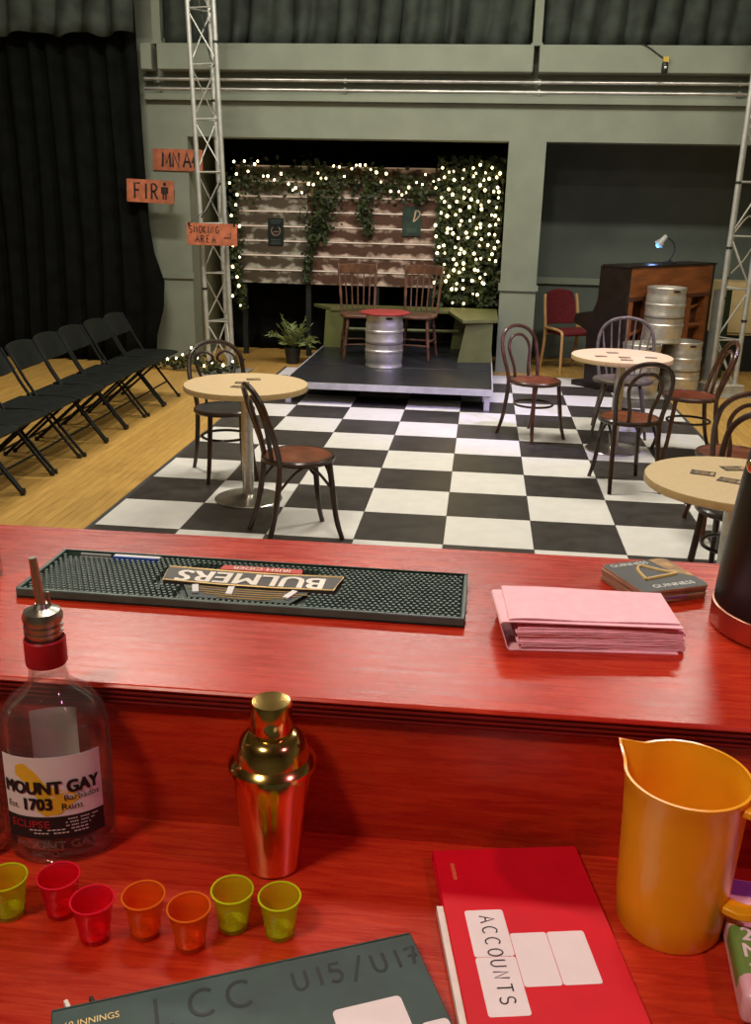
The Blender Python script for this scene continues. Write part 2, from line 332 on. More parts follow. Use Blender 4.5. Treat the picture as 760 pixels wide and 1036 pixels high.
struct(MB().bbox(-3.0, 5.2, 5.6, 6.7, 2.6, 2.7).build('ceiling_recess', WALLD))
HW = mat('hall_wall_dull', (.20, .21, .17), .8, var=.1, scale=2)
struct(MB().bbox(-5.75, -5.6, -9.2, 6.8, 0, 5.5).build('wall_left', HW))
struct(MB().bbox(5.2, 5.35, -9.2, 6.8, 0, 5.5).build('wall_right', HW))
struct(MB().bbox(-5.75, 5.35, -9.35, -9.2, 0, 5.5).build('wall_front', HW))
struct(MB().bbox(-5.75, 5.35, -9.35, 6.8, 5.5, 5.65).build('ceiling', mat('ceiling_dull', (.24, .24, .21), .9, var=.1, scale=2)))
# boxed ledge above the openings, in panels with open joints
lw = bpy.data.objects.new('trim_1', None); COL.objects.link(lw); struct(lw)
for a, b in ((-3.05, -2.93), (-2.87, 1.03), (1.085, 5.2)):
    bevel(MB().bbox(a, b, WY-.22, WY-.02, 3.075, 3.33).build('ledge_panel', WALL, lw), .012)
    bevel(MB().bbox(a, b, WY-.02, WY+.12, 3.05, 3.328).build('ledge_backing', WALL, lw), .004)
struct(MB().bbox(-3.07, 5.2, WY-.075, WY, 2.80, 2.865).build('trim_2', WALL))
# dado mouldings round the pillars and along the recess
t3 = MB().bbox(.82, 1.25, WY-.025, WY+.0, .905, .965); t3.bbox(.82, .84, WY, WY+.3, .905, .965).bbox(1.23, 1.25, WY, WY+.3, .905, .965)
struct(t3.build('trim_3', WALL)); struct(MB().bbox(-3.6, -2.62, WY-.025, WY, .93, 1.0).build('trim_4', WALL))
struct(MB().bbox(1.19, 5.2, 6.51, 6.55, .9, .975).build('trim_5', WALL))
for z in (3.0, 2.905):
    p = MB().tube([(-3.06, WY-.09, z), (0, WY-.09, z-.003), (5.15, WY-.09, z)], .019, 12); o = p.build('conduit_pipe', PIPE)
    tag(o, 'upper grey metal pipe running along under the ledge' if z > 2.95 else 'lower grey metal pipe running along under the ledge', 'pipe', 'pipes under the ledge')
    c = MB()
    for x in (-2.9, -.9, 1.11, 3.1, 5.0): c.box((x, WY-.06, z), (.02, .075, .05))
    c.build('pipe_clip', PIPE, o)
# upright posts standing at the ledge joints
for x, lab in ((-2.9, 'narrow pale green post above the ledge beside the lattice tower'), (1.06, 'pale green post between the two upper curtains')):
    o = MB().prism([(x-.045, WY-.1), (x+.045, WY-.1), (x+.045, WY+.02), (x-.045, WY+.02)], 3.34, 5.45).build('wall_post', WALL)
    MB().bbox(x-.06, x+.06, WY-.11, WY-.0, 3.335, 3.36).build('post_foot', WALL, o); tag(o, lab, 'post')

# ------------------------------------------------------------------ drapes
def drape(name, x0, x1, y, z0, z1, folds, amp, m, label, seed, dip=0., lean=0., parent=None, edge=None, cusp=False):
    rnd = random.Random(seed); nx = folds*8; nz = 14; ph = [rnd.uniform(-.8, .8) for _ in range(folds+2)]; am = [rnd.uniform(.4, 1.2) for _ in range(folds+2)]
    mb = MB(); V = []
    for k in range(nz+1):
        tz = k/nz
        for i in range(nx+1):
            u = i/nx*folds; j = int(u); fr = u-j; a = am[j]*(1-fr)+am[j+1]*fr; p = ph[j]*(1-fr)+ph[j+1]*fr
            drift = math.sin(tz*3.1+p)*.08*(1-tz)
            x = x0+(x1-x0)*i/nx+drift*(0 < i < nx); 
            if edge and i > nx-6: x += edge(tz)*(i-(nx-6))/6
            yy = y+amp*a*(1-2*abs(math.sin(PI*u+p*.5))**.75) if cusp else y+amp*a*math.sin(2*PI*u+p)-.35*amp*math.sin(4*PI*u+2*p)*(1-tz)+lean*(1-tz)
            zb = z0+(dip*abs(math.sin(PI*u*.5+p)) if dip else 0)
            V.append((x, yy, zb+(z1-zb)*tz))
    fs = [(k*(nx+1)+i, k*(nx+1)+i+1, (k+1)*(nx+1)+i+1, (k+1)*(nx+1)+i) for k in range(nz) for i in range(nx)]
    mb._add(V, fs); o = mb.build(name, m, parent, angle=80)
    sd = o.modifiers.new('cloth_thickness', 'SOLIDIFY'); sd.thickness = .006
    return tag(o, label, 'curtain') if label else o
drape('stage_drape', -5.5, -3.07, 5.02, .015, 4.2, 11, .05, DRAPE, 'floor length black drape hanging behind the row of folding chairs', 3, edge=lambda t: .16*math.exp(-((t-.19)/.09)**2)+.1*(1-t)*.5)
drape('pelmet_curtain', -5.5, -3.02, 4.82, 3.33, 5.4, 9, .085, CURT2, 'charcoal curtain above the black drape at top left', 5, dip=.06, cusp=True)
drape('upper_curtain', -2.84, 1.0, WY-.04, 3.338, 5.4, 17, .085, CURT, 'wide charcoal pleated curtain above the ledge in the middle', 8, cusp=True)
drape('upper_curtain', 1.12, 5.1, WY-.04, 3.338, 5.4, 15, .085, CURT, 'charcoal pleated curtain above the ledge on the right side', 9, cusp=True)
drape('backdrop_drape', -2.6, .86, 6.42, .02, 2.55, 12, .03, DRAPE, 'black backdrop drape behind the boarded wall in the alcove', 12)

# small cable box on the ledge
o = thing('cable_box', 'small black and yellow cable box fixed to the ledge', 'cable box', (2.32, WY-.232, 3.13))
MB().lathe([(.025, -.06), (.03, -.05), (.03, .03), (.022, .045)], n=14).build('body', BLACK, o)
MB().bbox(-.027, .027, -.031, .02, .045, .09).build('cap', mat('yellow_tape', (.55, .38, .04), .5), o)
MB().lathe([(.012, 0), (.012, .004), (0, .006)], n=12, M=Matrix.Rotation(PI/2, 3, 'X'), c=(0, -.03, -.01)).build('stud', STEEL, o)
MB().tube(spline([(-.02, 0, .08), (-.10, .0, .13), (-.17, .0, .175), (-.24, .0, .21)]), .006, 6).build('cable', BLACK, o)

# ------------------------------------------------------------------ dance floor
df = thing('dance_floor', 'black and white chequered dance floor laid on the wooden boards', 'dance floor', (0, 0, 0))
T = .5; tp = MB().bbox(-T/2+.0012, T/2-.0012, -T/2+.0012, T/2-.0012, 0, .016)
ta = tp.build('tile', TILEW, df); bevel(ta, .0015, 1); tb = tp.build('tile', TILEB, df); bevel(tb, .0015, 1); first = {0: ta, 1: tb}; used = set()
for i in range(-3, 5):
    for j in range(-5, 10):
        k = (i+j) & 1
        if k not in used: o = first[k]; used.add(k)
        else: o = first[k].copy(); COL.objects.link(o); o.parent = df
        o.location = ((i+.5)*T, (j+.5)*T, 0)
e = MB()
for a in ((-1.53, -1.502, -2.53, 5.03), (2.502, 2.53, -2.53, 5.03), (-1.53, 2.53, 5.002, 5.03)): e.bbox(*a, 0, .012)
e.build('edge_trim', mat('floor_edge_trim', (.05, .05, .05), .5), df)
FZ = .016

# ------------------------------------------------------------------ bar counter
BZ, SZ = 1.36, 1.20; BROT = math.radians(.6)
bar = thing('bar_counter', 'glossy red stained wooden bar counter with a lower serving shelf', 'bar counter', (.47, -4.4, 0), BROT)
# local coordinates: y relative to -4.4
YF, YN, YR = .222, -.207, -.194
bevel(MB().bbox(-2.4, 2.4, YN+.001, YF, BZ-.006, BZ).build('counter_top', BAR, bar), .003)
lip = MB()
for z, d in ((BZ-.0095, 0), (BZ-.0155, .0015), (BZ-.0215, .003)): lip.tube([(-2.4, YN+.006+d, z), (2.4, YN+.006+d, z)], .0033, 10)
lip.bbox(-2.4, 2.4, YN+.008, YF-.004, BZ-.025, BZ-.006); lip.build('counter_nosing', BARLIP, bar)
MB().bbox(-2.4, 2.4, YR, YR+.02, SZ, BZ-.025).build('riser_board', BAR, bar)
bevel(MB().bbox(-2.4, 2.4, -.72, YR+.02, SZ-.03, SZ).build('serving_shelf', BAR, bar), .004)
MB().bbox(-2.38, 2.38, YF-.03, YF-.01, 0, BZ-.025).build('front_panel', BAR, bar)
for x in (-2.37, -.8, .8, 2.37): MB().bbox(x-.015, x+.015, -.68, YF-.03, 0, SZ-.03).build('support_panel', BARLIP, bar)

# ------------------------------------------------------------------ bar mat
mt = thing('bar_mat', 'long dark green rubber bar mat with BULMERS logo', 'bar mat', (.3755, -4.3595, BZ), math.radians(-.3))
ML, MW = .261, .0675
m_ = MB().bbox(-ML, ML, -MW, MW, 0, .004); bevel(m_.build('base_sheet', RUBBER, mt), .001)
r_ = MB()
for a in ((-ML, ML, -MW, -MW+.004), (-ML, ML, MW-.004, MW), (-ML, -ML+.004, -MW+.004, MW-.004), (ML-.004, ML, -MW+.004, MW-.004)): r_.bbox(*a, 0, .0115)
bevel(r_.build('rim', NUB, mt), .001, 1)
nb = MB(); sp = .0068; nxn = int((2*ML-.016)/sp); nyn = int((2*MW-.016)/sp)
LX, LY = .001, .004      # logo centre in mat space
for i in range(nxn+1):
    for j in range(nyn+1):
        x = -ML+.008+i*sp+(sp/2 if j % 2 else 0); y = -MW+.009+j*sp
        if x > ML-.007: continue
        if abs(x-LX) < .112 and -.022 < y-LY < .030: continue
        if abs(x-LX) < .078 and -.056 < y-LY < .046: continue
        if y > MW-.018 and -.25 < x < -.13: continue
        nb.lathe([(.0025, .004), (.0021, .0105)], (x, y, 0), 6)
o = nb.build('nubs', NUB, mt, smooth=False); o['kind'] = 'stuff'
plate = [(-.104, -.016), (-.035, -.020), (.035, -.020), (.104, -.016), (.110, .026), (.035, .022), (-.035, .022), (-.110, .026)]
lo = MB(); lo.prism(plate, .004, .0106, Matrix.Translation((LX, LY+.002, 0)))
lp = lo.build('logo_plate', mat('logo_charcoal', (.055, .045, .042), .5), mt)
# print reads from the far side of the bar
def flip(cx, cy, z): return lambda x, y: (cx-x, cy-y, z)
rim = MB(); rim.tube([(LX+p[0], LY+.002+p[1], .0106) for p in plate], .0011, 5, closed=True); rim.build('logo_outline', GOLDINK, lp)
put_text(MB(), 'BULMERS', .046, flip(LX, LY+.003, .0112), .025, .98).build('lettering', mat('cream_print', (.82, .78, .68), .5), lp)
MB().prism([(-.052, .029), (.052, .029), (.050, .043), (-.050, .043)], .004, .0108, Matrix.Translation((LX+.006, LY, 0))).build('logo_banner', mat('banner_red', (.50, .03, .02), .5), mt)
put_text(MB(), 'IRISH CIDER', .0125, flip(LX+.006, LY+.036, .0112), .01, 1.1).build('lettering', mat('cream_print', (.8, .8, .8)), mt)
MB().prism([(-.076, -.021), (.076, -.021), (.06, -.055), (-.06, -.055)], .004, .0085, Matrix.Translation((LX, LY, 0))).build('emblem_base', RUBBER, mt)
for k in range(5):
    y = LY-.0235-k*.0064; hw = (.060, .072, .060, .048, .032)[k]
    MB().tube([(LX+.004-hw, y, .0088), (LX+.004-hw*.4, y-.0022, .0088), (LX+.004+hw*.4, y-.0022, .0088), (LX+.004+hw, y, .0088)], .0009, 5).build('emblem_line', mat('emblem_gold', (.42, .26, .06), .45), mt)
for dx, a in ((-.058, .3), (-.016, .1), (.056, -.35)): MB().box((LX+dx, LY-.033, .0092), (.0075, .022, .003), a).build('emblem_pillar', mat('emblem_white', (.7, .7, .72), .5), mt)
pr = MB().bbox(-.19, -.13, MW-.0125, MW-.0065, .004, .0106); pr.build('printed_strip', mat('strip_white', (.75, .75, .78), .5), mt)
MB().bbox(-.19, -.132, MW-.0155, MW-.0127, .004, .0105).build('printed_strip', mat('strip_blue', (.03, .10, .45), .5), mt)
MB().bbox(-.235, -.195, MW-.0115, MW-.0085, .004, .0103).build('printed_strip', mat('strip_grey', (.28, .29, .28), .5), mt)

# ------------------------------------------------------------------ pink napkins
NC = (.772, -4.426)
def napkin(k, n):
    rnd = random.Random(40+k); mb = MB(); hx = .0875+rnd.uniform(-.002, .002); hy = .043; z0 = k*.0030; th = .0011
    zt = z0+.0027; nx = 14
    # folded sheet: lower leaf, fold at the left end, upper leaf with a loose wave towards the near edge
    def sheet(z, up, x_in):
        V = []
        for i in range(nx+1):
            u = i/nx; x = -hx+x_in+(2*hx-x_in)*u
            for j in (0, 1, 2, 3):
                y = -hy+2*hy*j/3+rnd.uniform(-.0004, .0004); sag = .0006*math.sin(u*5+k)*(1 if j == 0 else .3)*up
                V.append((x, y, z+sag)); 
        nv = len(V); V2 = [(a, b, c+th) for a, b, c in V]; Fs = []
        for i in range(nx):
            for j in range(3):
                a = i*4+j; Fs += [(a, a+4, a+5, a+1), (nv+a, nv+a+1, nv+a+5, nv+a+4)]
        for i in range(nx):
            a = i*4; Fs += [(a, nv+a, nv+a+4, a+4), (a+3, a+7, nv+a+7, nv+a+3)]
        Fs += [(j, j+1, nv+j+1, nv+j) for j in range(3)]+[(nx*4+j, nv+nx*4+j, nv+nx*4+j+1, nx*4+j+1) for j in range(3)]
        mb._add(V+V2, Fs)
    sheet(z0, .4, .001); sheet(zt-th, 1, .001)
    mb.tube([(-hx, -hy, z0+.00135), (-hx, hy, z0+.00135)], .0014, 6)
    return mb
NN = 8
NROT = math.radians(6.4)
def rail_sheet(prof, y0f, y1f, th=.0012, ny=4):
    # sheet swept along a profile in x-z, with near and far edges given per profile point
    pts = spline([(p[0], 0, p[1]) for p in prof], 4); n = len(pts); V = []
    for i, p in enumerate(pts):
        t = i/(n-1); d = pts[min(i+1, n-1)]-pts[max(i-1, 0)]; nr = Vector((-d.z, 0, d.x)).normalized()*th
        for q in (0, 1):
            for j in range(ny+1): V.append((p.x+nr.x*q, y0f(t)+(y1f(t)-y0f(t))*j/ny, p.z+nr.z*q+.0007*math.sin(9*t+j)*(1 if j == 0 else .2)))
    m = 2*(ny+1); Fs = []
    for i in range(n-1):
        a = i*m
        for j in range(ny): Fs += [(a+j, a+j+1, a+m+j+1, a+m+j), (a+ny+1+j, a+m+ny+1+j, a+m+ny+2+j, a+ny+2+j)]
        Fs += [(a, a+m, a+m+ny+1, a+ny+1), (a+ny, a+2*ny+1, a+m+2*ny+1, a+m+ny)]
    e = (n-1)*m; Fs += [(j, ny+1+j, ny+2+j, j+1) for j in range(ny)]+[(e+j, e+j+1, e+ny+2+j, e+ny+1+j) for j in range(ny)]
    mb = MB(); mb._add(V, Fs); return mb
for k in range(NN):
    o = napkin(k, NN).build('paper_napkin', PINK, None); o.location = (NC[0]+.0035+.0012*math.sin(k*2.1)+.0006*(5-k), NC[1]+.0008*math.cos(k*1.7)+.004, BZ+.0022); o.rotation_euler = (0, 0, NROT+math.radians(.7*math.sin(k*1.3)))
    tag(o, 'pink folded paper napkin inside the stack on the red bar', 'napkin', 'pink napkins stacked on the bar')
zt_ = NN*.0030+.0035
w_ = rail_sheet([(.086, .0006), (.0, .0006), (-.080, .0006), (-.0925, .0012), (-.0965, .012), (-.1015, .026), (-.102, zt_+.003), (-.094, zt_+.0042), (-.05, zt_+.0032), (.03, zt_+.0018), (.088, zt_+.0012)],
                lambda t: -.046+.0045*math.sin(PI*t), lambda t: .045+.002*math.sin(6*t))
o = w_.build('paper_napkin', PINK, None, angle=60); o.location = (NC[0], NC[1]+.003, BZ+.0006); o.rotation_euler = (0, 0, NROT)
tag(o, 'outer pink paper napkin folded round the whole stack beside the beer mats', 'napkin', 'pink napkins stacked on the bar')
w_ = rail_sheet([(-.091, zt_+.0062), (-.05, zt_+.0062), (.02, zt_+.0045), (.09, zt_+.0030)], lambda t: -.046+.008*t, lambda t: .044)
o = w_.build('paper_napkin', PINK, None, angle=60); o.location = (NC[0]-.002, NC[1]+.006, BZ+.0006); o.rotation_euler = (0, 0, NROT+math.radians(-2))
tag(o, 'topmost loose pink paper napkin lying on the stack', 'napkin', 'pink napkins stacked on the bar')

# ------------------------------------------------------------------ beer mats
MATEDGE = mat('beer_mat_board', (.42, .25, .17), .8, var=.15, scale=40)
MATTOP = mat('beer_mat_black', (.045, .045, .045), .5, var=.15, scale=20)
for k in range(6):
    h = .0465; pts = []
    for cx, cy, a0 in ((1, 1, 0), (-1, 1, 90), (-1, -1, 180), (1, -1, 270)):
        for i in range(4): a = math.radians(a0+i*30); pts.append((cx*(h-.006)+.006*math.cos(a), cy*(h-.006)+.006*math.sin(a)))
    o = MB().prism(pts, 0, .0028).build('beer_mat', MATEDGE); o.location = (.8655+.0012*math.sin(k*3), -4.276+.001*math.cos(k*2), BZ+.0003+k*.0031); o.rotation_euler = (0, 0, math.radians(26.5+2*math.sin(k*2.3)))
    lab = 'topmost beer mat of the stack, black with GUINNESS and a golden harp' if k == 5 else ('lowest beer mat of the stack on the red bar' if k == 0 else 'brown edged beer mat in the middle of the small stack')
    tag(o, lab, 'beer mat', 'beer mats stacked on the bar')
    if k == 2: MB().bbox(-.012, .016, -h-.0006, -h+.0004, .0002, .0026).build('purple_mark', PURPLE, o)
    if k == 5:
        ins = [(p[0]*.985, p[1]*.985) for p in pts]; MB().prism(ins, .0028, .0030).build('printed_face', MATTOP, o)
        gl = MB(); gl.prism([(.022, .0455), (.040, .0455), (.0455, .040), (.0455, -.018), (.034, -.006), (.024, .016)], .0030, .0032); gl.build('printed_photo', mat('print_gold', (.42, .22, .06), .5, var=.5, scale=60), o)
        hp = MB().tube(spline([(-.020, -.012, .0032), (-.012, .018, .0032), (.0, .028, .0032), (.014, .010, .0032), (.028, -.004, .0032)]), .0022, 6); hp.tube([(-.020, -.012, .0032), (.028, -.006, .0032)], .0024, 6)
        hp.build('harp', mat('harp_gold', (.68, .45, .16), .4), o)
        tx = MB(); put_text(tx, 'GUINNESS', .0125, lambda x, y: (x+.004, y-.034, .0033), .01); tx.build('lettering', mat('print_white', (.85, .84, .82), .5), o); tx = MB(); put_text(tx, 'GUINNESS', .0115, lambda x, y: (x-.012, y+.0375, .0033), .01)
        tx.build('lettering', mat('print_white', (.85, .84, .82), .5), o)

# ------------------------------------------------------------------ black flask at the right edge
fl = thing('insulated_flask', 'tall black tapering flask with copper base band at the right end of the bar', 'flask', (.997, -4.372, BZ))
MB().lathe([(.0800, .027), (.0800, .034), (.078, .07), (.074, .12), (.069, .17), (.064, .205), (.061, .215)], n=48).build('body', FLASK, fl)
MB().lathe([(.076, 0), (.082, .002), (.0818, .027), (.079, .0285)], n=48).build('base_band', COPBAND, fl)
MB().lathe([(.064, .2145), (.066, .217), (.066, .223), (.058, .232), (.02, .236), (.016, .24), (.016, .252), (0, .256)], n=40).build('lid', LIDGREY, fl)
MB().lathe([(.0085, 0), (.0085, .004), (.005, .0075), (0, .0085)], n=16, M=Matrix.Rotation(math.radians(-8), 3, 'Y') @ Matrix.Rotation(math.radians(-100), 3, 'Y'), c=(-.0655, -.018, .192)).build('rivet', COPPER, fl)
MB().tube(spline([(.062, .0, .19), (.105, 0, .185), (.125, 0, .13), (.112, 0, .07), (.079, 0, .06)]), .009, 10).build('handle', FLASK, fl)

# ------------------------------------------------------------------ drinking glass at the left edge
g = MB().lathe([(.0, .006), (.026, .006), (.0265, .11), (.0280, .11), (.029, .001), (.027, 0), (0, 0)], n=32, caps=False).build('pint_glass', GLASS)
g.location = (.0385, -4.372, BZ+.0005); tag(g, 'clear drinking glass on the bar at the left edge behind the rum bottle', 'glass')

# ------------------------------------------------------------------ rum bottle
def bottle(loc, label, R=.0515, rz=0., name='rum_bottle'):
    # oval bottle: broad face towards the barkeeper, round neck
    b = thing(name, label, 'bottle', loc, rz)
    def ky(z): t = min(1, max(0, (z-.125)/.045)); return .66+.34*t*t*(3-2*t)
    prof = [(0, .006), (R*.7, .004), (R*.84, .0), (R*.95, .002), (R, .010), (R, .122), (R*.985, .138), (R*.91, .152), (R*.74, .164), (R*.50, .173), (R*.36, .182), (R*.315, .195), (R*.31, .214), (R*.34, .216), (R*.34, .224)]
    inner = [(R*.28, .224), (R*.26, .195), (R*.29, .183), (R*.44, .1715), (R*.69, .161), (R*.86, .149), (R*.93, .137), (R-.0028, .122), (R-.0028, .018), (R*.8, .011), (0, .010)]
    def oval(P, m, nm, ang=50):
        mb = MB().lathe(P, n=56, caps=False); mb.v = [(x, y*ky(z), z) for x, y, z in mb.v]; return mb.build(nm, m, b, angle=ang)
    oval(prof+inner, GLASS, 'glass_body'); lv = .058
    oval([(0, .0102), (R*.8, .0112), (R-.0030, .0185), (R-.0030, lv), (0, lv)], RUM, 'rum')
    Rl = R+.0006
    def wrap(x, z, dr=0.): a = x/(Rl*.93); q = Rl+dr; return (q*math.sin(a), -(q*.66+.0002)*math.cos(a), z)
    def sheet(x0, x1, z0, z1, m, nm, par, dr=0.):
        n = 16; mb = MB(); V = []
        for i in range(n+1):
            x = x0+(x1-x0)*i/n; V += [wrap(x, z0, dr), wrap(x, z1, dr), wrap(x, z1, dr-.0003), wrap(x, z0, dr-.0003)]
        mb._add(V, [(i*4+q, i*4+4+q, i*4+4+(q+1) % 4, i*4+(q+1) % 4) for i in range(n) for q in range(4)]+[(0, 1, 2, 3), (n*4, n*4+3, n*4+2, n*4+1)])
        return mb.build(nm, m, par)
    return b, wrap, sheet
b, wrap, sheet = bottle((.2560, -4.644, SZ+.0004), 'clear rum bottle with white MOUNT GAY label and steel pourer', rz=math.radians(14))
lb = sheet(-.0475, .0475, .055, .119, WHITE, 'label', b); sheet(-.0475, .0475, .031, .0555, INK, 'label_band', b, .0001)
P = [(-.030, .110), (-.022, .113), (-.012, .104), (-.004, .091), (.006, .085), (.018, .081), (.024, .073), (.014, .065), (.006, .058), (-.006, .0565), (-.014, .063), (-.012, .076), (-.020, .090), (-.031, .100)]
cx = -.006; cz = .078; isl = MB(); ring = [(cx+(x-cx)*t, cz+(z-cz)*t) for t in (.5, 1.) for x, z in P]; n = len(P)
isl._add([wrap(cx, cz, .0005)]+[wrap(x, z, .0005) for x, z in ring], [(0, i+1, (i+1) % n+1) for i in range(n)]+[(i+1, n+i+1, n+(i+1) % n+1, (i+1) % n+1) for i in range(n)]); isl.build('island_print', YELLOWINK, b)
bl = sheet(.138, .180, .062, .132, WHITE, 'back_label', b); bl['label'] = 'white back label seen through the glass'
tx = MB(); put_text(tx, 'MOUNT GAY', .0182, lambda x, y: wrap(x-.001, y+.0865, .0009), .045, .80, (0, -1, 0)); put_text(tx, '1703', .0172, lambda x, y: wrap(x-.013, y+.0690, .0009), .045, .80, (0, -1, 0))
put_text(tx, 'Est.', .0095, lambda x, y: wrap(x-.0365, y+.0672, .0009), .004); put_text(tx, 'Barbados', .0088, lambda x, y: wrap(x+.0265, y+.0752, .0009), .012); put_text(tx, 'Rum', .0100, lambda x, y: wrap(x+.0165, y+.0655, .0009), .012)
tx.build('lettering', INK, b)
put_text(MB(), 'ECLIPSE', .0110, lambda x, y: wrap(x-.022, y+.0470, .0008), .01).build('lettering', REDINK, b)
fine = MB()
for k in range(5):
    z = .0515-k*.0036; n = 14
    x0, x1 = ((.010, .040), (.010, .036), (.010, .032), (-.022, .034), (-.018, .030))[k]
    for i in range(n):
        if (i*7+k*3) % 5 == 0: continue
        xa = x0+(x1-x0)*i/n; xb = xa+(x1-x0)/n*.75; fine._add([wrap(xa, z, .0008), wrap(xb, z, .0008), wrap(xb, z+.0012, .0008), wrap(xa, z+.0012, .0008)], [(0, 1, 2, 3)])
o = fine.build('small_print', WHITE, b); o['kind'] = 'stuff'
EMB = clear_mat('embossed_glass', (.85, .82, .80), .25, (.8, .74, .70), .2)
em = MB(); put_text(em, 'MOUNT GAY', .0115, lambda x, y: wrap(x, y+.0235, .0004), .01, 1.1); put_text(em, 'DISTILLERIES', .0075, lambda x, y: wrap(x, y+.0135, .0004), .01, 1.1); em.build('embossed_lettering', EMB, b)
RN = .0515
MB().lathe([(RN*.35, .199), (RN*.362, .200), (RN*.362, .2235), (RN*.34, .225)], n=32, caps=False).build('red_collar', mat('red_capsule', (.45, .01, .02), .35), b)
pz = -.008
po = MB().lathe([(r, z+pz) for r, z in [(.010, .226), (.0145, .233), (.0155, .235), (.0155, .237), (.0172, .2375), (.0172, .240), (.0155, .2405), (.0155, .243), (.0174, .2435), (.0174, .246), (.0155, .2465), (.0155, .249), (.0176, .2495), (.018, .254), (.016, .259), (.008, .262), (.0055, .266)]], n=32)
pc = po.build('pourer_cap', STEEL, b)
MB().tube([(0, 0, .254), (-.0015, .0, .277), (-.0035, .0, .302)], [.0046, .0042, .0036], 14).build('spout', STEEL, pc)
MB().tube([(.007, .002, .250), (.006, .002, .268)], .0016, 8).build('air_tube', STEEL, pc)
# second bottle, cut by the left edge
b2, wrap2, sheet2 = bottle((.1560, -4.672, SZ+.0004), 'clear glass bottle with a white side label cut off by the left edge', rz=math.radians(30), name='spirit_bottle')
sheet2(-.046, .010, .072, .110, WHITE, 'label', b2); sheet2(.014, .034, .030, .074, mat('grey_back_label', (.55, .5, .47), .6), 'side_label', b2)
MB().lathe([(.0178, .199), (.019, .200), (.019, .232), (.017, .234)], n=24).build('screw_cap', REDTOP, b2)

# ------------------------------------------------------------------ cocktail shaker
sh = thing('cocktail_shaker', 'gold and copper cocktail shaker standing against the red riser', 'cocktail shaker', (.4655, -4.6425, SZ+.0004)); sh.scale = (.968, .968, .968)
MB().lathe([(.0, .003), (.022, .003), (.0255, 0), (.0275, .002), (.029, .02), (.0335, .06), (.0375, .095), (.039, .108), (.039, .113)], n=48, caps=False).build('cup', COPPER, sh)
MB().lathe([(.040, .1125), (.0425, .1135), (.0425, .118), (.040, .121), (.036, .124), (.0345, .132), (.030, .142), (.023, .148), (.019, .149)], n=48, caps=False).build('strainer_top', BRASS, sh)
MB().lathe([(.0195, .147), (.0205, .149), (.0195, .178), (.0180, .181), (.0, .182)], n=40, caps=False).build('cap', BRASS, sh)

# ------------------------------------------------------------------ shot glasses
def cup_mat(name, col, body): return (clear_mat(name, tuple(min(1, c*.9+.1) for c in col), .28, body, .05, .12), clear_mat(name+'_edge', col, .85, body, .05, .15))
cy_, cr_, co_ = cup_mat('fluorescent_yellow_plastic', (.93, .93, .25), (.80, .95, .02)), cup_mat('neon_red_plastic', (1., .12, .16), (1., .02, .07)), cup_mat('neon_orange_plastic', (1., .52, .16), (1., .26, .02))
SG = [((8, 932), (.2485, -4.742), cy_, 'fluorescent yellow shot glass cut by the left edge, below the bottles'), (0, (.2931, -4.734), cr_, 'red plastic shot glass, the farther of the two red ones'),
      (0, (.334, -4.7585), cr_, 'red plastic shot glass, the nearer of the two red ones'), (0, (.3751, -4.7475), co_, 'orange plastic shot glass next to the red ones'),
      (0, (.4178, -4.7562), co_, 'orange plastic shot glass next to the yellow green pair'), (0, (.4486, -4.7305), cy_, 'yellow green shot glass between an orange one and another yellow one'),
      (0, (.4909, -4.733), cy_, 'yellow green shot glass nearest the red accounts book, at the right end of the row')]
for _, (x, y), m, lab in SG:
    o = MB().lathe([(0, .0), (.0118, .0), (.0128, .0015), (.0138, .012), (.0160, .028), (.0180, .0375), (.0186, .0385), (.0180, .0392), (.0171, .038), (.0149, .028), (.0128, .012), (.0116, .0048), (0, .004)], n=32, caps=False).build('shot_glass', m[0], angle=45)
    MB().tube(arc((0, 0, .0388), .0180, 0, 2*PI*35/36, 35, 'xy'), .0009, 6, closed=True).build('rim', m[1], o); MB().lathe([(0, .0042), (.0050, .0042), (.0058, .0052), (.0066, .0042), (.0112, .0048), (.0118, .0042), (.0112, .0036), (0, .0036)], n=24, caps=False).build('base_ring', m[1], o)
    o.location = (x, y, SZ+.0004); tag(o, lab, 'shot glass', 'plastic shot glasses on the shelf')

# ------------------------------------------------------------------ books
def book(name, label, x0, y0, rz, W, Hh, th, cover, ):
    # origin at far left corner, width along +x, height along -y
    b = thing(name, label, 'book', (x0, y0, SZ+.0004), rz)
    bevel(MB().bbox(0, W, -Hh, 0, th-.0022, th).build('front_cover', cover, b), .0009, 1); bevel(MB().bbox(0, W, -Hh, 0, 0, .0022).build('back_cover', cover, b), .0009, 1)
    return b
rb = book('account_book', 'red account book with handwritten white ACCOUNTS label', .617, -4.6215, math.radians(10.8), .142, .228, .013, REDBOOK)
MB().bbox(.0025, .139, -.2255, -.0025, .0022, .0108).bbox(-.0055, .0025, -.2255, -.073, .0030, .0105).build('pages', PAGE, rb); bevel(MB().bbox(.0, .141, -.0022, .0, .0022, .0108).build('spine', REDBOOK, rb), .0006, 1)
def rcard(x0, x1, y0, y1, z, r=.004, h=.0003):
    pts = []
    for cx, cy, a0 in ((x1-r, y1-r, 0), (x0+r, y1-r, 90), (x0+r, y0+r, 180), (x1-r, y0+r, 270)):
        for i in range(4): a = math.radians(a0+i*30); pts.append((cx+r*math.cos(a), cy+r*math.sin(a)))
    return MB().prism(pts, z, z+h)
TH = .013
for q in ((.0175, .0515, -.137, -.083), (.0175, .0515, -.1975, -.1375), (.052, .0835, -.170, -.112), (.084, .1165, -.170, -.112)): rcard(*q, TH, .0025).build('sticky_label', WHITE, rb)
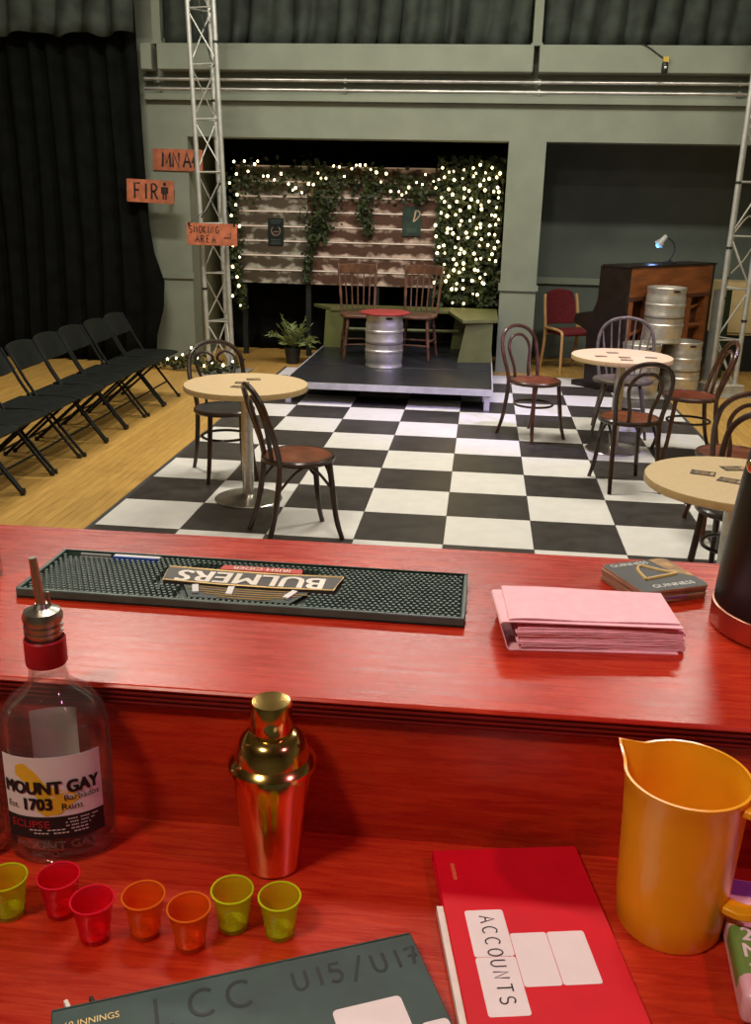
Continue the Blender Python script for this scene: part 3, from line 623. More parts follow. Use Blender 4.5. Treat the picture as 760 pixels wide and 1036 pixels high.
tx = MB(); pen_text(tx, 'ACCOUNTS', .0125, .0088, .0038, lambda x, y: (.0295+y, -.0905-x, TH+.0006), .0013); tx.build('handwriting', INK, rb)
fo = MB()
for k in range(8): fo.bbox(.0148, .0182, -.0205-k*.0028-.0020, -.0205-k*.0028, TH, TH+.0002)
fo = fo.build('foil_marks', mat('dull_foil', (.62, .16, .06), .5), rb); fo['kind'] = 'stuff'
gb = book('score_book', 'dark green score book with 60 INNINGS and marker writing', .3405, -4.8560, math.radians(23.8), .289, .205, .020, GREENBOOK)
MB().bbox(.004, .285, -.201, -.003, .0022, .0178).build('pages', PAGE, gb); bevel(MB().bbox(0, .289, -.003, .0012, .0, .0200).build('spine', GREENBOOK, gb), .0012, 2)
for x, l in ((.012, .012), (.030, .008)): MB().box((x, .004, .012), (.003, l, .012), .3).build('spine_tear', PAGE if x < .02 else INK, gb)
TG = .020
put_text(MB(), '60 INNINGS', .0085, lambda x, y: (x+.029, y-.0178, TG+.0003), .012, .9).build('foil_lettering', GOLDINK, gb)
tx = MB(); pen_text(tx, 'L', .028, .017, .006, lambda x, y: (.076+x, -.039+y, TG+.0003), .0032); pen_text(tx, 'CC', .025, .021, .008, lambda x, y: (.100+x, -.0365+y, TG+.0003), .0032); tx.build('handwriting', MARKER, gb); tx = MB()
pen_text(tx, 'U15/U17', .0185, .0138, .0045, lambda x, y: (.182+x, -.0335+y, TG+.0003), .0028); tx.build('handwriting', MARKER, gb)
rcard(.204, .259, -.118, -.0600, TG, .004).build('sticky_label', WHITE, gb); rcard(.265, .287, -.125, -.090, TG, .004).build('sticky_label', WHITE, gb)

# ------------------------------------------------------------------ amber jug
jg = thing('plastic_jug', 'amber yellow plastic jug with pouring lip and handle', 'jug', (.8325, -4.669, SZ+.0004), math.radians(-36))
NJ = 56; rows = [(.0443, 0.), (.0458, .003), (.0475, .03), (.0490, .08), (.0505, .12), (.0515, .143), (.0535, .149), (.0535, .1515)]
def lipw(a): return max(0, 1-abs(a-PI)/.40)**1.5   # pouring lip towards local -x
V = []; Fs = []; HJ = rows[-1][1]
outer = [(r, z) for r, z in rows]; inn = [(r-.0026, z) for r, z in rows[::-1][:-2]]+[(.0435, .004)]
allr = outer+inn
for r, z in allr:
    for j in range(NJ):
        a = 2*PI*j/NJ; s_ = lipw(a); t = max(0, z/HJ-.66)/.34; rr = r+.013*s_*t**1.5
        V.append((rr*math.cos(a), rr*math.sin(a), z+.006*s_*t**3))
for i in range(len(allr)-1):
    for j in range(NJ): Fs.append((i*NJ+j, i*NJ+(j+1) % NJ, (i+1)*NJ+(j+1) % NJ, (i+1)*NJ+j))
Fs += [tuple(range(NJ-1, -1, -1)), tuple((len(allr)-1)*NJ+j for j in range(NJ))]
MB()._add(V, Fs).build('body', AMBER, jg, angle=50)
hm = MB(); hp = spline([(.0505, 0, .141), (.068, 0, .140), (.087, 0, .128), (.092, 0, .105), (.085, 0, .072), (.075, 0, .052), (.062, 0, .044), (.0475, 0, .043)], 5)
vs_ = []
for i, p in enumerate(hp):
    d = (hp[min(i+1, len(hp)-1)]-hp[max(i-1, 0)]).normalized(); n = Vector((d.z, 0, -d.x))
    for sx, sy in ((-1, -1), (1, -1), (1, 1), (-1, 1)): vs_.append(p+n*.0036*sx+Vector((0, .0085*sy, 0)))
hm._add(vs_, [(i*4+q, i*4+(q+1) % 4, i*4+4+(q+1) % 4, i*4+4+q) for i in range(len(hp)-1) for q in range(4)]+[(3, 2, 1, 0), tuple(len(hp)*4-4+q for q in range(4))])
bevel(hm.build('handle', AMBER, jg), .0015, 2)

# ------------------------------------------------------------------ wrapped pack at the bottom right
pk = thing('napkin_pack', 'pink wrapped pack with green printed label behind the jug handle', 'packet', (.8800, -4.640, SZ+.0004), math.radians(-5))
bevel(MB().bbox(0, .15, -.142, .0, 0, .030).build('wrapper', PINKPK, pk), .006, 3)
bevel(MB().bbox(-.0004, .145, -.122, -.060, .008, .0304).build('printed_label', GREENPK, pk), .0058, 3)
MB().bbox(.006, .14, -.026, -.006, .0296, .0306).build('purple_panel', PURPLE, pk)
tx = MB(); put_text(tx, '2', .021, lambda x, y: (x+.0125, y-.075, .0307), .02); put_text(tx, 'N', .021, lambda x, y: (x+.0135, y-.094, .0307), .02)
for k in range(2): tx.bbox(.009, .024, -.110-k*.006, -.1075-k*.006, .0302, .0307)
tx.build('lettering', WHITE, pk)

# ------------------------------------------------------------------ folding chairs
def folding_chair():
    c = thing('folding_chair', '', 'chair', group='black folding chairs in a row by the drape')
    def tb(a, b_, r=.011): return MB().tube([a, b_], r, 8)
    for s in (-1, 1):
        x = .205*s
        leg = MB().tube(spline([(x, .27, .012), (x, -.055, .44), (x, -.203, .70), (x, -.243, .775)], 3), .0115, 8).build('front_leg', CHAIRBLK, c)
        MB().lathe([(.015, 0), (.017, .004), (.015, .03)], (x, .272, 0), 10).build('foot_cap', BLACK, leg)
        x2 = .178*s; leg = tb((x2, .20, .425), (x2, -.27, .012), .0105).build('rear_leg', CHAIRBLK, c); MB().lathe([(.014, 0), (.016, .004), (.014, .03)], (x2, -.272, 0), 10).build('foot_cap', BLACK, leg)
    MB().tube([(-.205, .165, .145), (.205, .165, .145)], .008, 8).build('front_stretcher', CHAIRBLK, c); MB().tube([(-.178, -.17, .105), (.178, -.17, .105)], .008, 8).build('rear_stretcher', CHAIRBLK, c)
    st = MB(); nx, ny = 10, 8; V = []
    for j in range(ny+1):
        for i in range(nx+1):
            u, v = i/nx*2-1, j/ny*2-1; hw = .212+.012*v; V.append((hw*u, .075+.205*v+.0, .448-.012*(1-u*u)*(1-v*v)-.018*max(0, v)**3+.004*v))
    n = len(V); V += [(a, b_, z-.016) for a, b_, z in V]; fs = []
    for j in range(ny):
        for i in range(nx): a = j*(nx+1)+i; fs += [(a, a+1, a+nx+2, a+nx+1), (n+a, n+a+nx+1, n+a+nx+2, n+a+1)]
    ring = [i for i in range(nx+1)]+[j*(nx+1)+nx for j in range(1, ny+1)]+[ny*(nx+1)+i for i in range(nx-1, -1, -1)]+[j*(nx+1) for j in range(ny-1, 0, -1)]
    fs += [(ring[k], n+ring[k], n+ring[(k+1) % len(ring)], ring[(k+1) % len(ring)]) for k in range(len(ring))]
    st._add(V, fs); bevel(st.build('seat', CHAIRBLK, c, angle=50), .004)
    bk = MB(); V = []; nx, nz = 12, 6
    for j in range(nz+1):
        t = j/nz; z = .60+.19*t; yb = -.157-.45*(z-.60)+.0
        for i in range(nx+1):
            u = i/nx*2-1; top = .03*abs(u)**3*(t-.2); V.append((.222*u, yb-.036*(1-u*u)+.006, z-top+.02*abs(u)**4*(1-t)))
    n = len(V); V += [(a, b_-.014, z) for a, b_, z in V]; fs = []
    for j in range(nz):
        for i in range(nx): a = j*(nx+1)+i; fs += [(a, a+nx+1, a+nx+2, a+1), (n+a, n+a+1, n+a+nx+2, n+a+nx+1)]
    ring = [i for i in range(nx+1)]+[j*(nx+1)+nx for j in range(1, nz+1)]+[nz*(nx+1)+i for i in range(nx-1, -1, -1)]+[j*(nx+1) for j in range(nz-1, 0, -1)]
    fs += [(ring[k], ring[(k+1) % len(ring)], n+ring[(k+1) % len(ring)], n+ring[k]) for k in range(len(ring))]
    bk._add(V, fs); bevel(bk.build('backrest', CHAIRBLK, c, angle=50), .004)
    return c
fc = folding_chair()
order = ['nearest the stage end of the row, beside the fairy lights', 'second from the stage end of the row', 'third from the stage end of the row', 'fourth from the stage end of the row', 'fifth from the stage end of the row',
         'sixth from the stage end of the row', 'seventh from the stage end, partly cut by the left edge', 'nearest the bar, almost out of view at the left edge']
for k, y in enumerate((3.0, 2.525, 2.07, 1.615, 1.16, .70, .245, -.21)):
    o = fc if k == 0 else copy_tree(fc)
    o.location = (-2.455+.01*math.sin(k*2), y, 0); o.rotation_euler = (0, 0, -PI/2+math.radians((0, .5, -.4, .4, 0, .5, -.5, .3)[k])); o['label'] = 'black folding chair '+order[k]

# ------------------------------------------------------------------ bentwood chairs
def bentwood(wood, seatm, scroll=False, ring=True, wide=1.):
    c = thing('bentwood_chair', '', 'chair', group='bentwood chairs at the round tables')
    sr = .2
    MB().lathe([(0, .462), (.09, .459), (.15, .462), (.178, .467), (.183, .466)], n=32, caps=False).build('seat', seatm, c)
    MB().lathe([(.172, .440), (.198, .438), (.204, .446), (.204, .460), (.196, .469), (.182, .468), (.172, .452)], n=36, caps=False).lathe([(.172, .440), (0, .444), (.0, .456), (.172, .453)], n=36, caps=False).build('seat_ring', wood, c)
    for s in (-1, 1):
        MB().tube(spline([(s*.125, .135, .45), (s*.135, .15, .30), (s*.15, .17, .12), (s*.168, .20, .0)], 4), [.0165]*7+[.015]*3+[.0135]*3, 10).build('leg', wood, c)
        MB().tube(spline([(s*.150, -.150, .46), (s*.152, -.165, .30), (s*.16, -.195, .13), (s*.172, -.24, .0)], 4), [.0165]*7+[.015]*3+[.0135]*3, 10).build('leg', wood, c)
    hw = .175*wide
    half = [(.150, -.150, .44), (.158, -.165, .52), (hw*.99, -.195, .62), (hw, -.222, .70), (hw*.93, -.245, .775), (hw*.66, -.268, .832), (hw*.3, -.280, .858), (0, -.283, .864)]
    pts = spline(half, 3); pts = pts+[Vector((-p.x, p.y, p.z)) for p in pts[:-1][::-1]]
    MB().tube(pts, .0155, 10).build('backrest_hoop', wood, c)
    if scroll:
        mb = MB()
        for s in (-1, 1):
            P = [(s*.085, -.165, .46), (s*.09, -.19, .58), (s*.135, -.225, .73), (s*.115, -.245, .785), (s*.065, -.250, .80), (s*.022, -.245, .775), (s*.018, -.24, .745), (s*.05, -.237, .725)]
            mb.tube(spline(P, 4), .010, 8)
        mb.build('backrest_scroll', wood, c)
    else:
        half = [(.070, -.172, .455), (.072, -.185, .54), (.098, -.208, .64), (.105, -.226, .70), (.085, -.242, .755), (.045, -.250, .788), (0, -.253, .797)]
        pts = spline(half, 3); pts = pts+[Vector((-p.x, p.y, p.z)) for p in pts[:-1][::-1]]
        MB().tube(pts, .0125, 10).build('inner_hoop', wood, c)
    if ring: MB().tube(arc((0, -.008, .27), .152, 0, 2*PI*31/32, 31, 'xy', .158), .0095, 8, closed=True).build('stretcher_ring', wood, c)
    else:
        for s in (-1, 1):
            MB().tube(spline([(s*.135, .15, .31), (s*.09, .135, .40), (0, .13, .432)] if s > 0 else [(s*.135, .15, .31), (s*.09, .135, .40), (0, .13, .432)], 4), .008, 8).build('brace', wood, c)
            MB().tube(spline([(s*.14, .14, .30), (s*.145, .06, .40), (s*.15, 0, .432), (s*.15, -.07, .40), (s*.15, -.155, .31)], 4), .008, 8).build('brace', wood, c)
    return c
def place(c, x, y, head, lab, z=FZ):
    c.location = (x, y, z); c.rotation_euler = (0, 0, math.radians(head-90)); c['label'] = lab; return c
A = bentwood(DARKWOOD, SEATRED, ring=False); place(A, -.315, -.47, 29, 'dark bentwood chair with glossy red seat in front of the left round table')
B = bentwood(DARKWOOD, SEATBLK, scroll=True, ring=True, wide=1.05); place(B, -1.03, .64, -62, 'dark bentwood chair with black seat and scrolled back behind the left table')
C_ = bentwood(REDWOOD, SEATRED); place(C_, 1.105, 2.16, -52, 'bentwood chair with ring stretcher standing left of the far round table')
D_ = bentwood(DARKWOOD, SEATRED, ring=False); place(D_, 1.66, .90, 102, 'bentwood chair with its back to the bar at the far round table')
E_ = copy_tree(C_); place(E_, 2.235, 1.79, 183, 'bentwood chair standing right of the far round table, before the right lattice tower')
F_ = copy_tree(B); place(F_, 1.90, -1.02, 237, 'dark bentwood chair with black seat tucked under the right hand table behind the flask')
for ch in F_.children:
    if ch.name.startswith('backrest_scroll'): bpy.data.objects.remove(ch); break
G_ = copy_tree(C_); place(G_, 2.115, .03, 92, 'red brown bentwood chair at the right edge beyond the right hand table')

# windsor chair
c = thing('windsor_chair', 'grey brown hoop back windsor chair behind the far round table', 'chair', (1.83, 2.45, FZ), math.radians(-97-90))
seat = [(.23*math.cos(a)*(1+.06*math.cos(2*a)), .215*math.sin(a)+.0) for a in [2*PI*i/32 for i in range(32)]]
bevel(MB().prism(seat, .425, .458).build('seat', GREYWOOD, c), .012, 3)
hoop = spline([(.195, -.165, .45), (.215, -.20, .58), (.228, -.225, .70), (.20, -.25, .82), (.12, -.262, .895), (0, -.265, .92)], 4); hoop += [Vector((-p.x, p.y, p.z)) for p in hoop[:-1][::-1]]
MB().tube(hoop, .014, 10).build('backrest_hoop', GREYWOOD, c)
for k in range(-3, 4):
    x = k*.058; zt = .915-.5*abs(k*.058)**2*6; zt = {0: .92, 1: .912, 2: .885, 3: .82}[abs(k)]
    MB().tube([(x*.75, -.17, .45), (x*.95, -.21, .62), (x*1.13, -.258, zt)], [.0075, .0095, .006], 8).build('spindle', GREYWOOD, c)
for sx in (-1, 1):
    for sy in (-1, 1): MB().tube([(sx*.13, sy*.12, .43), (sx*.165, sy*.155, .30), (sx*.178, sy*.168, .24), (sx*.215, sy*.21, .0)], [.013, .019, .015, .011], 10).build('leg', GREYWOOD, c)
    MB().tube([(sx*.185, -.18, .20), (sx*.185, 0, .20), (sx*.185, .18, .20)], [.008, .013, .008], 8).build('stretcher', GREYWOOD, c)
MB().tube([(-.185, 0, .20), (0, 0, .20), (.185, 0, .20)], [.008, .013, .008], 8).build('stretcher', GREYWOOD, c)

# ------------------------------------------------------------------ round tables
def round_table(x, y, lab):
    t = thing('round_table', lab, 'table', (x, y, FZ), 0, 'round pedestal tables')
    MB().lathe([(0, .729), (.362, .729), (.372, .728), (.372, .7275)], n=64, caps=False).build('table_top', LAMINATE, t)
    MB().lathe([(0, .694), (.368, .694), (.375, .699), (.375, .724), (.3725, .7285), (.371, .7275)], n=64, caps=False).build('table_edge', LAMEDGE, t)
    MB().lathe([(.036, .02), (.036, .69)], n=24).build('pedestal', STEEL, t); MB().lathe([(0, 0), (.205, 0), (.212, .004), (.205, .010), (.12, .018), (.05, .026), (.036, .034)], n=48, caps=False).build('base', STEEL, t)
    MB().box((0, 0, .69), (.30, .05, .012)).box((0, 0, .69), (.05, .30, .012)).build('bracket', BLACK, t)
    return t
TABS = [(-.75, .13, 'beige round table with steel pedestal on the left of the dance floor'), (1.715, 1.86, 'beige round table far right, in front of the windsor chair'), (1.735, -1.50, 'beige round table cut off behind the black flask on the right')]
for x, y, l in TABS: round_table(x, y, l)
def card(x, y, a, tx_, w=.085, h=.062):
    o = MB().box((0, 0, .0008), (w, h, .0014)).build('table_card', CARD); o.location = (x, y, FZ+.7295); o.rotation_euler = (0, 0, math.radians(a)); tag(o, tx_, 'card', 'small printed cards on the tables')
    mb = MB()
    for k in range(4): mb.box((w*(-.1+.05*(k % 2)), h*(.3-.2*k), .0017), (w*(.5+.1*(k % 3)), h*.07, .0004))
    mb.box((w*.36, 0, .0017), (w*.15, h*.6, .0004)); mb.build('card_print', mat('card_print_gold', (.42, .26, .12), .5, var=.5, scale=80), o)
card(-.74, .28, 15, 'small dark card on the left table, farthest from the bar'); card(-.78, .15, 10, 'small dark card in the middle of the left table'); card(-.77, .02, -5, 'small dark card on the left table, nearest the bar')
card(1.55, 1.78, 10, 'small dark card on the far right table, leftmost'); card(1.72, 1.76, 0, 'small dark card on the far right table, at its centre'); card(1.72, 1.64, -4, 'small dark card on the far right table, nearest the bar')
card(1.92, 1.80, -8, 'small dark card on the far right table, rightmost'); card(1.66, 1.98, 5, 'small dark card on the far right table, farthest from the bar')
card(1.61, -1.43, -18, 'small dark card on the right hand table, the leftmost one', .10, .07); card(1.70, -1.53, -28, 'small dark card on the right hand table, touching the flask outline', .10, .07); card(1.76, -1.33, 12, 'small dark card on the right hand table, farthest from the bar', .10, .07)

# ------------------------------------------------------------------ stage platform
sp_ = thing('stage_platform', 'low black topped stage platform with pale metal edge', 'stage', (0, 0, 0))
X0, X1, Z = -1.15, .79, .215
for a, b in ((3.08, 4.06), (4.064, 5.06), (5.064, 6.06)): bevel(MB().bbox(X0+.012, X1-.012, a+.008, b-.004, Z-.03, Z).build('deck_panel', DECK, sp_), .002, 1)
fa = MB().bbox(X0, X1, 3.07, 3.086, Z-.06, Z-.001); fa.bbox(X0, X0+.012, 3.086, 6.06, Z-.06, Z-.001); fa.bbox(X1-.012, X1, 3.086, 6.06, Z-.06, Z-.001); fa.build('fascia', DECKALU, sp_)
for y in (3.12, 4.02, 4.10, 5.02, 5.10, 6.02):
    for x in (X0+.05, X1-.05): MB().bbox(x-.025, x+.025, y-.025, y+.025, (FZ if y < 4.99 and x > -1.5 else 0), Z-.03).build('leg', DECKALU, sp_)

# ------------------------------------------------------------------ boarded wall
bw = thing('boarded_wall', 'whitewashed brown board wall panel hung with ivy and posters', 'wall panel', (0, 0, 0))
BR = board_mat('whitewashed_brown_board', (.045, .018, .009), (.10, .042, .022), (.58, .45, .38)); BG = board_mat('whitewashed_grey_board', (.040, .030, .018), (.085, .062, .038), (.44, .42, .36))
BY = 5.92; BH = .1655; Wash = mat('whitewash_edge', (.85, .74, .68), .8, var=.15, scale=10)
for k in range(8):
    zc = .855+BH*(k+.5)
    for x0, x1, m in ((-2.27, -1.425, BG), (-1.42, .105, BR)):
        mb = MB().prism([(-(x1-x0)/2, -.012), ((x1-x0)/2, -.012), ((x1-x0)/2, .012), (-(x1-x0)/2, .012)], -BH/2+.002, BH/2-.003); o = mb.build('board', m, bw, smooth=False); o.location = ((x0+x1)/2, BY, zc); bevel(o, .002, 1)
        MB().bbox(-(x1-x0)/2, (x1-x0)/2, -.026, .010, BH/2-.014, BH/2-.0005).build('board_edge', Wash, bw, loc=((x0+x1)/2, BY, zc))
for x in (-2.2, -1.42, -.6, .03): MB().bbox(x-.03, x+.03, BY+.014, BY+.07, .0 if not (X0 < x < X1) else Z, 2.17).build('batten', BLACK, bw)

def poster(name, lab, x, z, w, h, m):
    o = MB().bbox(-w/2, w/2, -.003, .003, -h/2, h/2).build(name, m); o.location = (x, BY-.027, z); return tag(o, lab, 'poster')
o = poster('poster', 'dark poster with a pale wreath emblem on the grey boards', -1.80, 1.447, .185, .30, mat('poster_dark', (.010, .018, .016), .35))
wr = MB().tube(arc((0, -.004, .01), .052, math.radians(130), math.radians(410), 18), .008, 6); wr.box((0, -.004, .0), (.06, .004, .012)); wr.build('emblem', mat('poster_emblem', (.20, .12, .10), .5), o)
lt = MB()
for z, ww in ((.125, .14), (.10, .11), (-.09, .12), (-.115, .10), (-.135, .13)): lt.box((0, -.0035, z), (ww, .002, .008))
lt.build('printed_lines', mat('poster_print', (.06, .08, .08), .5), o)
o = poster('poster', 'green poster with a pale harp shape on the brown boards', -.205, 1.60, .215, .325, mat('poster_green', (.022, .045, .036), .35, var=.3, scale=8))
hp = MB().tube([(.02, -.004, -.005), (.045, -.004, .12)], .010, 6); hp.tube(spline([(.045, -.004, .12), (.085, -.004, .105), (.09, -.004, .07), (.06, -.004, .03), (.02, -.004, -.005)]), .008, 6); hp.build('harp_print', mat('poster_cream', (.50, .36, .26), .5), o)
lt = MB()
for k in range(6): lt.box((-.05+k*.02, -.0035, -.10), (.010, .002, .05))
lt.build('printed_lines', mat('poster_print_green', (.06, .10, .075), .5), o)

# ------------------------------------------------------------------ ivy and lights
def leaves(n, pt, size=(.03, .06), seed=1):
    rnd = random.Random(seed); mb = MB()
    for _ in range(n):
        c = Vector(pt(rnd)); s = rnd.uniform(*size); R = (Matrix.Rotation(rnd.uniform(-PI, PI), 3, 'Y') @ Matrix.Rotation(rnd.uniform(-1, 1), 3, 'X') @ Matrix.Rotation(rnd.uniform(-1, 1), 3, 'Z'))
        P = [(0, 0, -.5), (.42, .06, -.18), (.36, -.03, .22), (0, -.05, .62), (-.36, -.03, .22), (-.42, .06, -.18), (0, -.08, 0)]
        mb._add([R @ (Vector(p)*s)+c for p in P], [(6, i, (i+1) % 6) for i in range(6)])
    return mb
bulb_mesh = None
def bulb(parent, p, s=1.):
    global bulb_mesh
    if bulb_mesh is None:
        o = MB().lathe([(0, -.0125), (.008, -.0095), (.0115, -.002), (.0095, .007), (.004, .012), (0, .0125)], n=8, caps=False).build('bulb', BULB); bulb_mesh = o.data
    else: o = bpy.data.objects.new('bulb', bulb_mesh); COL.objects.link(o)
    o.parent = parent; o.location = p; o.scale = (s, s, s)
WIRE = mat('dark_wire', (.012, .018, .008), .6)
def ivy(lab, n, pt, stems, seed, size=(.03, .06)):
    t = thing('ivy_garland', lab, 'ivy', (0, 0, 0), 0, 'ivy on the boarded wall')
    mb = MB()
    for s in stems: mb.tube(spline(s, 4), .004, 5)
    mb.build('vine', STEM, t); o = leaves(n, pt, size, seed).build('foliage', LEAF, t, smooth=False); o['kind'] = 'stuff'; return t
def lights(lab, strands, seed, smin=.9, smax=1.5):
    rnd = random.Random(seed); t = thing('string_lights', lab, 'string lights', (0, 0, 0), 0, 'warm fairy lights')
    mb = MB()
    for pts in strands:
        mb.tube(spline(pts, 2), .0022, 4)
        for p in pts: bulb(t, (p[0]+rnd.uniform(-.01, .01), p[1]-.014, p[2]+rnd.uniform(-.01, .01)), rnd.uniform(smin, smax))
    mb.build('wire', WIRE, t); return t
IY = BY-.07
# right curtain of ivy
rnd = random.Random(5)
stems = [[(x, IY-.03, 2.30), (x+.03, IY-.05, 1.7), (x-.02, IY-.04, 1.1), (x+.01, IY-.03, .72+.1*rnd.random())] for x in (.14, .24, .34, .44, .54, .64, .74, .79)]
def rp(r):
    x = r.uniform(.08, .82); z = 2.30-1.62*r.random()**.9
    return (x, IY-.02+r.uniform(-.10, .05), z)
ivy('dense ivy curtain hanging at the right end of the boarded wall', 2600, rp, stems, 11, (.035, .07))
strands = []
for k in range(9):
    x = .11+k*.083; n = rnd.choice((11, 12, 13, 14)); z0 = 2.24-rnd.random()*.1; z1 = (.90, .95, .75, .85, .72, .80, .82, .95, 1.2)[k]
    strands.append([(x+rnd.uniform(-.035, .035), IY-.115+rnd.uniform(-.01, .02), z0+(z1-z0)*(i+rnd.uniform(-.35, .35))/(n-1)) for i in range(n)])
lights('warm fairy lights hanging in the dense ivy at the right', strands, 3)
# top swag
def tp_(r):
    x = r.uniform(-2.2, .1); return (x, IY+r.uniform(-.05, .05), 2.07+.06*math.sin(x*4)+r.gauss(0, .085)-(.06 if x > -1.2 else 0))
ivy('ivy swag along the top of the boarded wall', 620, tp_, [[(-2.25, IY, 2.15), (-1.6, IY-.02, 2.02), (-1.0, IY-.02, 2.10), (-.4, IY-.02, 2.0), (.1, IY, 2.05)]], 21)
pts = []; x = -2.12; up = 0
while x < .08: pts.append((x, IY-.075, 2.06+.09*math.sin(x*5.3)+rnd.uniform(-.09, .09))); x += rnd.uniform(.035, .085)
lights('warm fairy lights strung along the top of the boarded wall', [pts], 4, .85, 1.4)
# hanging bunches
def bunch(lab, x, zt, zb, wt, n, seed):
    def f(r):
        t = r.random()**.8; return (x+r.gauss(0, wt*(1-.65*t))+.05*math.sin(t*5+seed), IY-.02+r.uniform(-.05, .04), zt+(zb-zt)*t)
    ivy(lab, n, f, [[(x, IY, zt), (x+.03, IY-.02, (zt+zb)/2), (x, IY, zb)]], seed)
bunch('thick ivy bunch hanging over the joint of the boarded wall', -1.26, 2.17, 1.34, .15, 520, 31)
bunch('thin ivy trail reaching down beside the dark poster', -1.37, 1.7, .88, .055, 190, 32)
bunch('ivy bunch hanging above the left spindle chair', -.70, 2.2, 1.42, .09, 230, 33)
bunch('ivy bunch hanging above the green poster', -.15, 2.12, 1.80, .12, 130, 36)
bunch('ivy trail hanging down the left end of the boarded wall', -2.25, 2.2, .55, .07, 420, 34)
lights('warm fairy lights running down the left end of the boarded wall', [[(-2.25+.05*math.sin(k*2.3), IY-.09, 2.2-k*.115) for k in range(15)]], 6)

# ------------------------------------------------------------------ keg builder
def keg(lab, x, y, z, r=.198, h=.53, top=None):
    k = thing('beer_keg', lab, 'keg', (x, y, z), 0, 'steel beer kegs')
    P = [(r*.90, 0), (r*.96, 0), (r*.97, .012), (r*.93, .035), (r*.94, .06), (r*.97, .075), (r*.97, .15), (r, .158), (r, .176), (r*.97, .184), (r*.97, .25), (r*.985, .257), (r*.985, .273), (r*.97, .28), (r*.97, .345), (r, .353), (r, .371), (r*.97, .379), (r*.965, .44), (r*.93, .462), (r*.935, .47), (r*.97, .512), (r*.97, .524), (r*.95, .53), (r*.91, .53), (r*.90, .475), (r*.5, .485), (0, .488)]
    MB().lathe([(a, b*h/.53) for a, b in P], n=48, caps=False).build('body', KEG, k, angle=25)
    hz = .498*h/.53
    for a in (0, PI):
        mb = MB(); V = []
        for i in range(9):
            t = a-PI/2+.35+(i-4)*.05; hh = .011*math.sqrt(max(0, 1-((i-4)/4.3)**2))
            for rr, zz in ((r*.985, hz-hh), (r*.985, hz+hh)): V.append((rr*math.cos(t), rr*math.sin(t), zz))
        mb._add(V, [(2*i, 2*i+2, 2*i+3, 2*i+1) for i in range(8)]); mb.build('handle_hole', INK, k)
    MB().lathe([(.035, .484*h/.53), (.035, .505*h/.53), (.03, .51*h/.53), (0, .51*h/.53)], n=20, caps=False).build('valve', STEEL, k)
    MB().lathe([(r*.974, .236*h/.53), (r*.976, .237*h/.53), (r*.976, .249*h/.53), (r*.974, .25*h/.53)], n=48, caps=False).build('printed_band', mat('keg_print', (.10, .08, .07), .5), k)
    if top: top(k, h)
    return k
def redtop(k, h):
    MB().lathe([(0, h), (.245, h), (.25, h+.006), (.25, h+.014), (.245, h+.018), (0, h+.018)], n=48, caps=False).build('red_top', REDTOP, k)
keg('steel keg with round red top used as a table on the stage', -.315, 4.12, Z, .195, .53, redtop)
KX, KY = 2.35, 4.20
ux, uy = .707, .707
keg('bottom left steel keg, half hidden behind the far round table', 2.235, 4.10, FZ, .195, .53)
keg('bottom right steel keg in front of the piano', 2.68, 4.38, FZ, .195, .53)
keg('top steel keg stacked on the two others by the piano', 2.44, 4.27, FZ+.53, .195, .53)

# ------------------------------------------------------------------ bench on the stage
bn = thing('corner_bench', 'olive green painted corner bench with tapered board legs on the stage', 'bench', (0, 0, 0))
bevel(MB().prism([(-1.30, 5.62), (-1.04, 5.24), (.28, 5.30), (.62, 5.66)], .63, .665).build('seat_board', GREEN, bn), .004)
bevel(MB().prism([(.46, 4.46), (.825, 4.60), (.825, 5.655), (.63, 5.655), (.285, 5.295)], .63, .665).build('seat_board', GREEN, bn), .004)
def legboard(pb, pt, th, d):   # bottom edge pair, top edge pair, thickness direction
    d = Vector(d)*th; vs = [Vector((*pb[0], Z)), Vector((*pb[1], Z)), Vector((*pt[1], .63)), Vector((*pt[0], .63))]; mb = MB()
    mb._add(vs+[v+d for v in vs], [(0, 1, 2, 3), (7, 6, 5, 4), (0, 4, 5, 1), (1, 5, 6, 2), (2, 6, 7, 3), (3, 7, 4, 0)]); return bevel(mb.build('leg_board', GREEN, bn), .003)
legboard(((-1.125, 5.26), (-.86, 5.26)), ((-1.10, 5.26), (-.89, 5.26)), .035, (0, 1, 0))
legboard(((.42, 4.52), (.775, 4.58)), ((.50, 4.52), (.775, 4.60)), .035, (0, 1, 0))
legboard(((.32, 5.46), (.62, 5.5)), ((.36, 5.46), (.58, 5.5)), .03, (0, 1, 0))
MB().tube([(-.95, 5.36, .42), (.40, 5.45, .42)], .02, 6).build('brace', GREEN, bn); MB().tube([(.58, 4.60, .40), (.50, 5.45, .40)], .02, 6).build('brace', GREEN, bn)

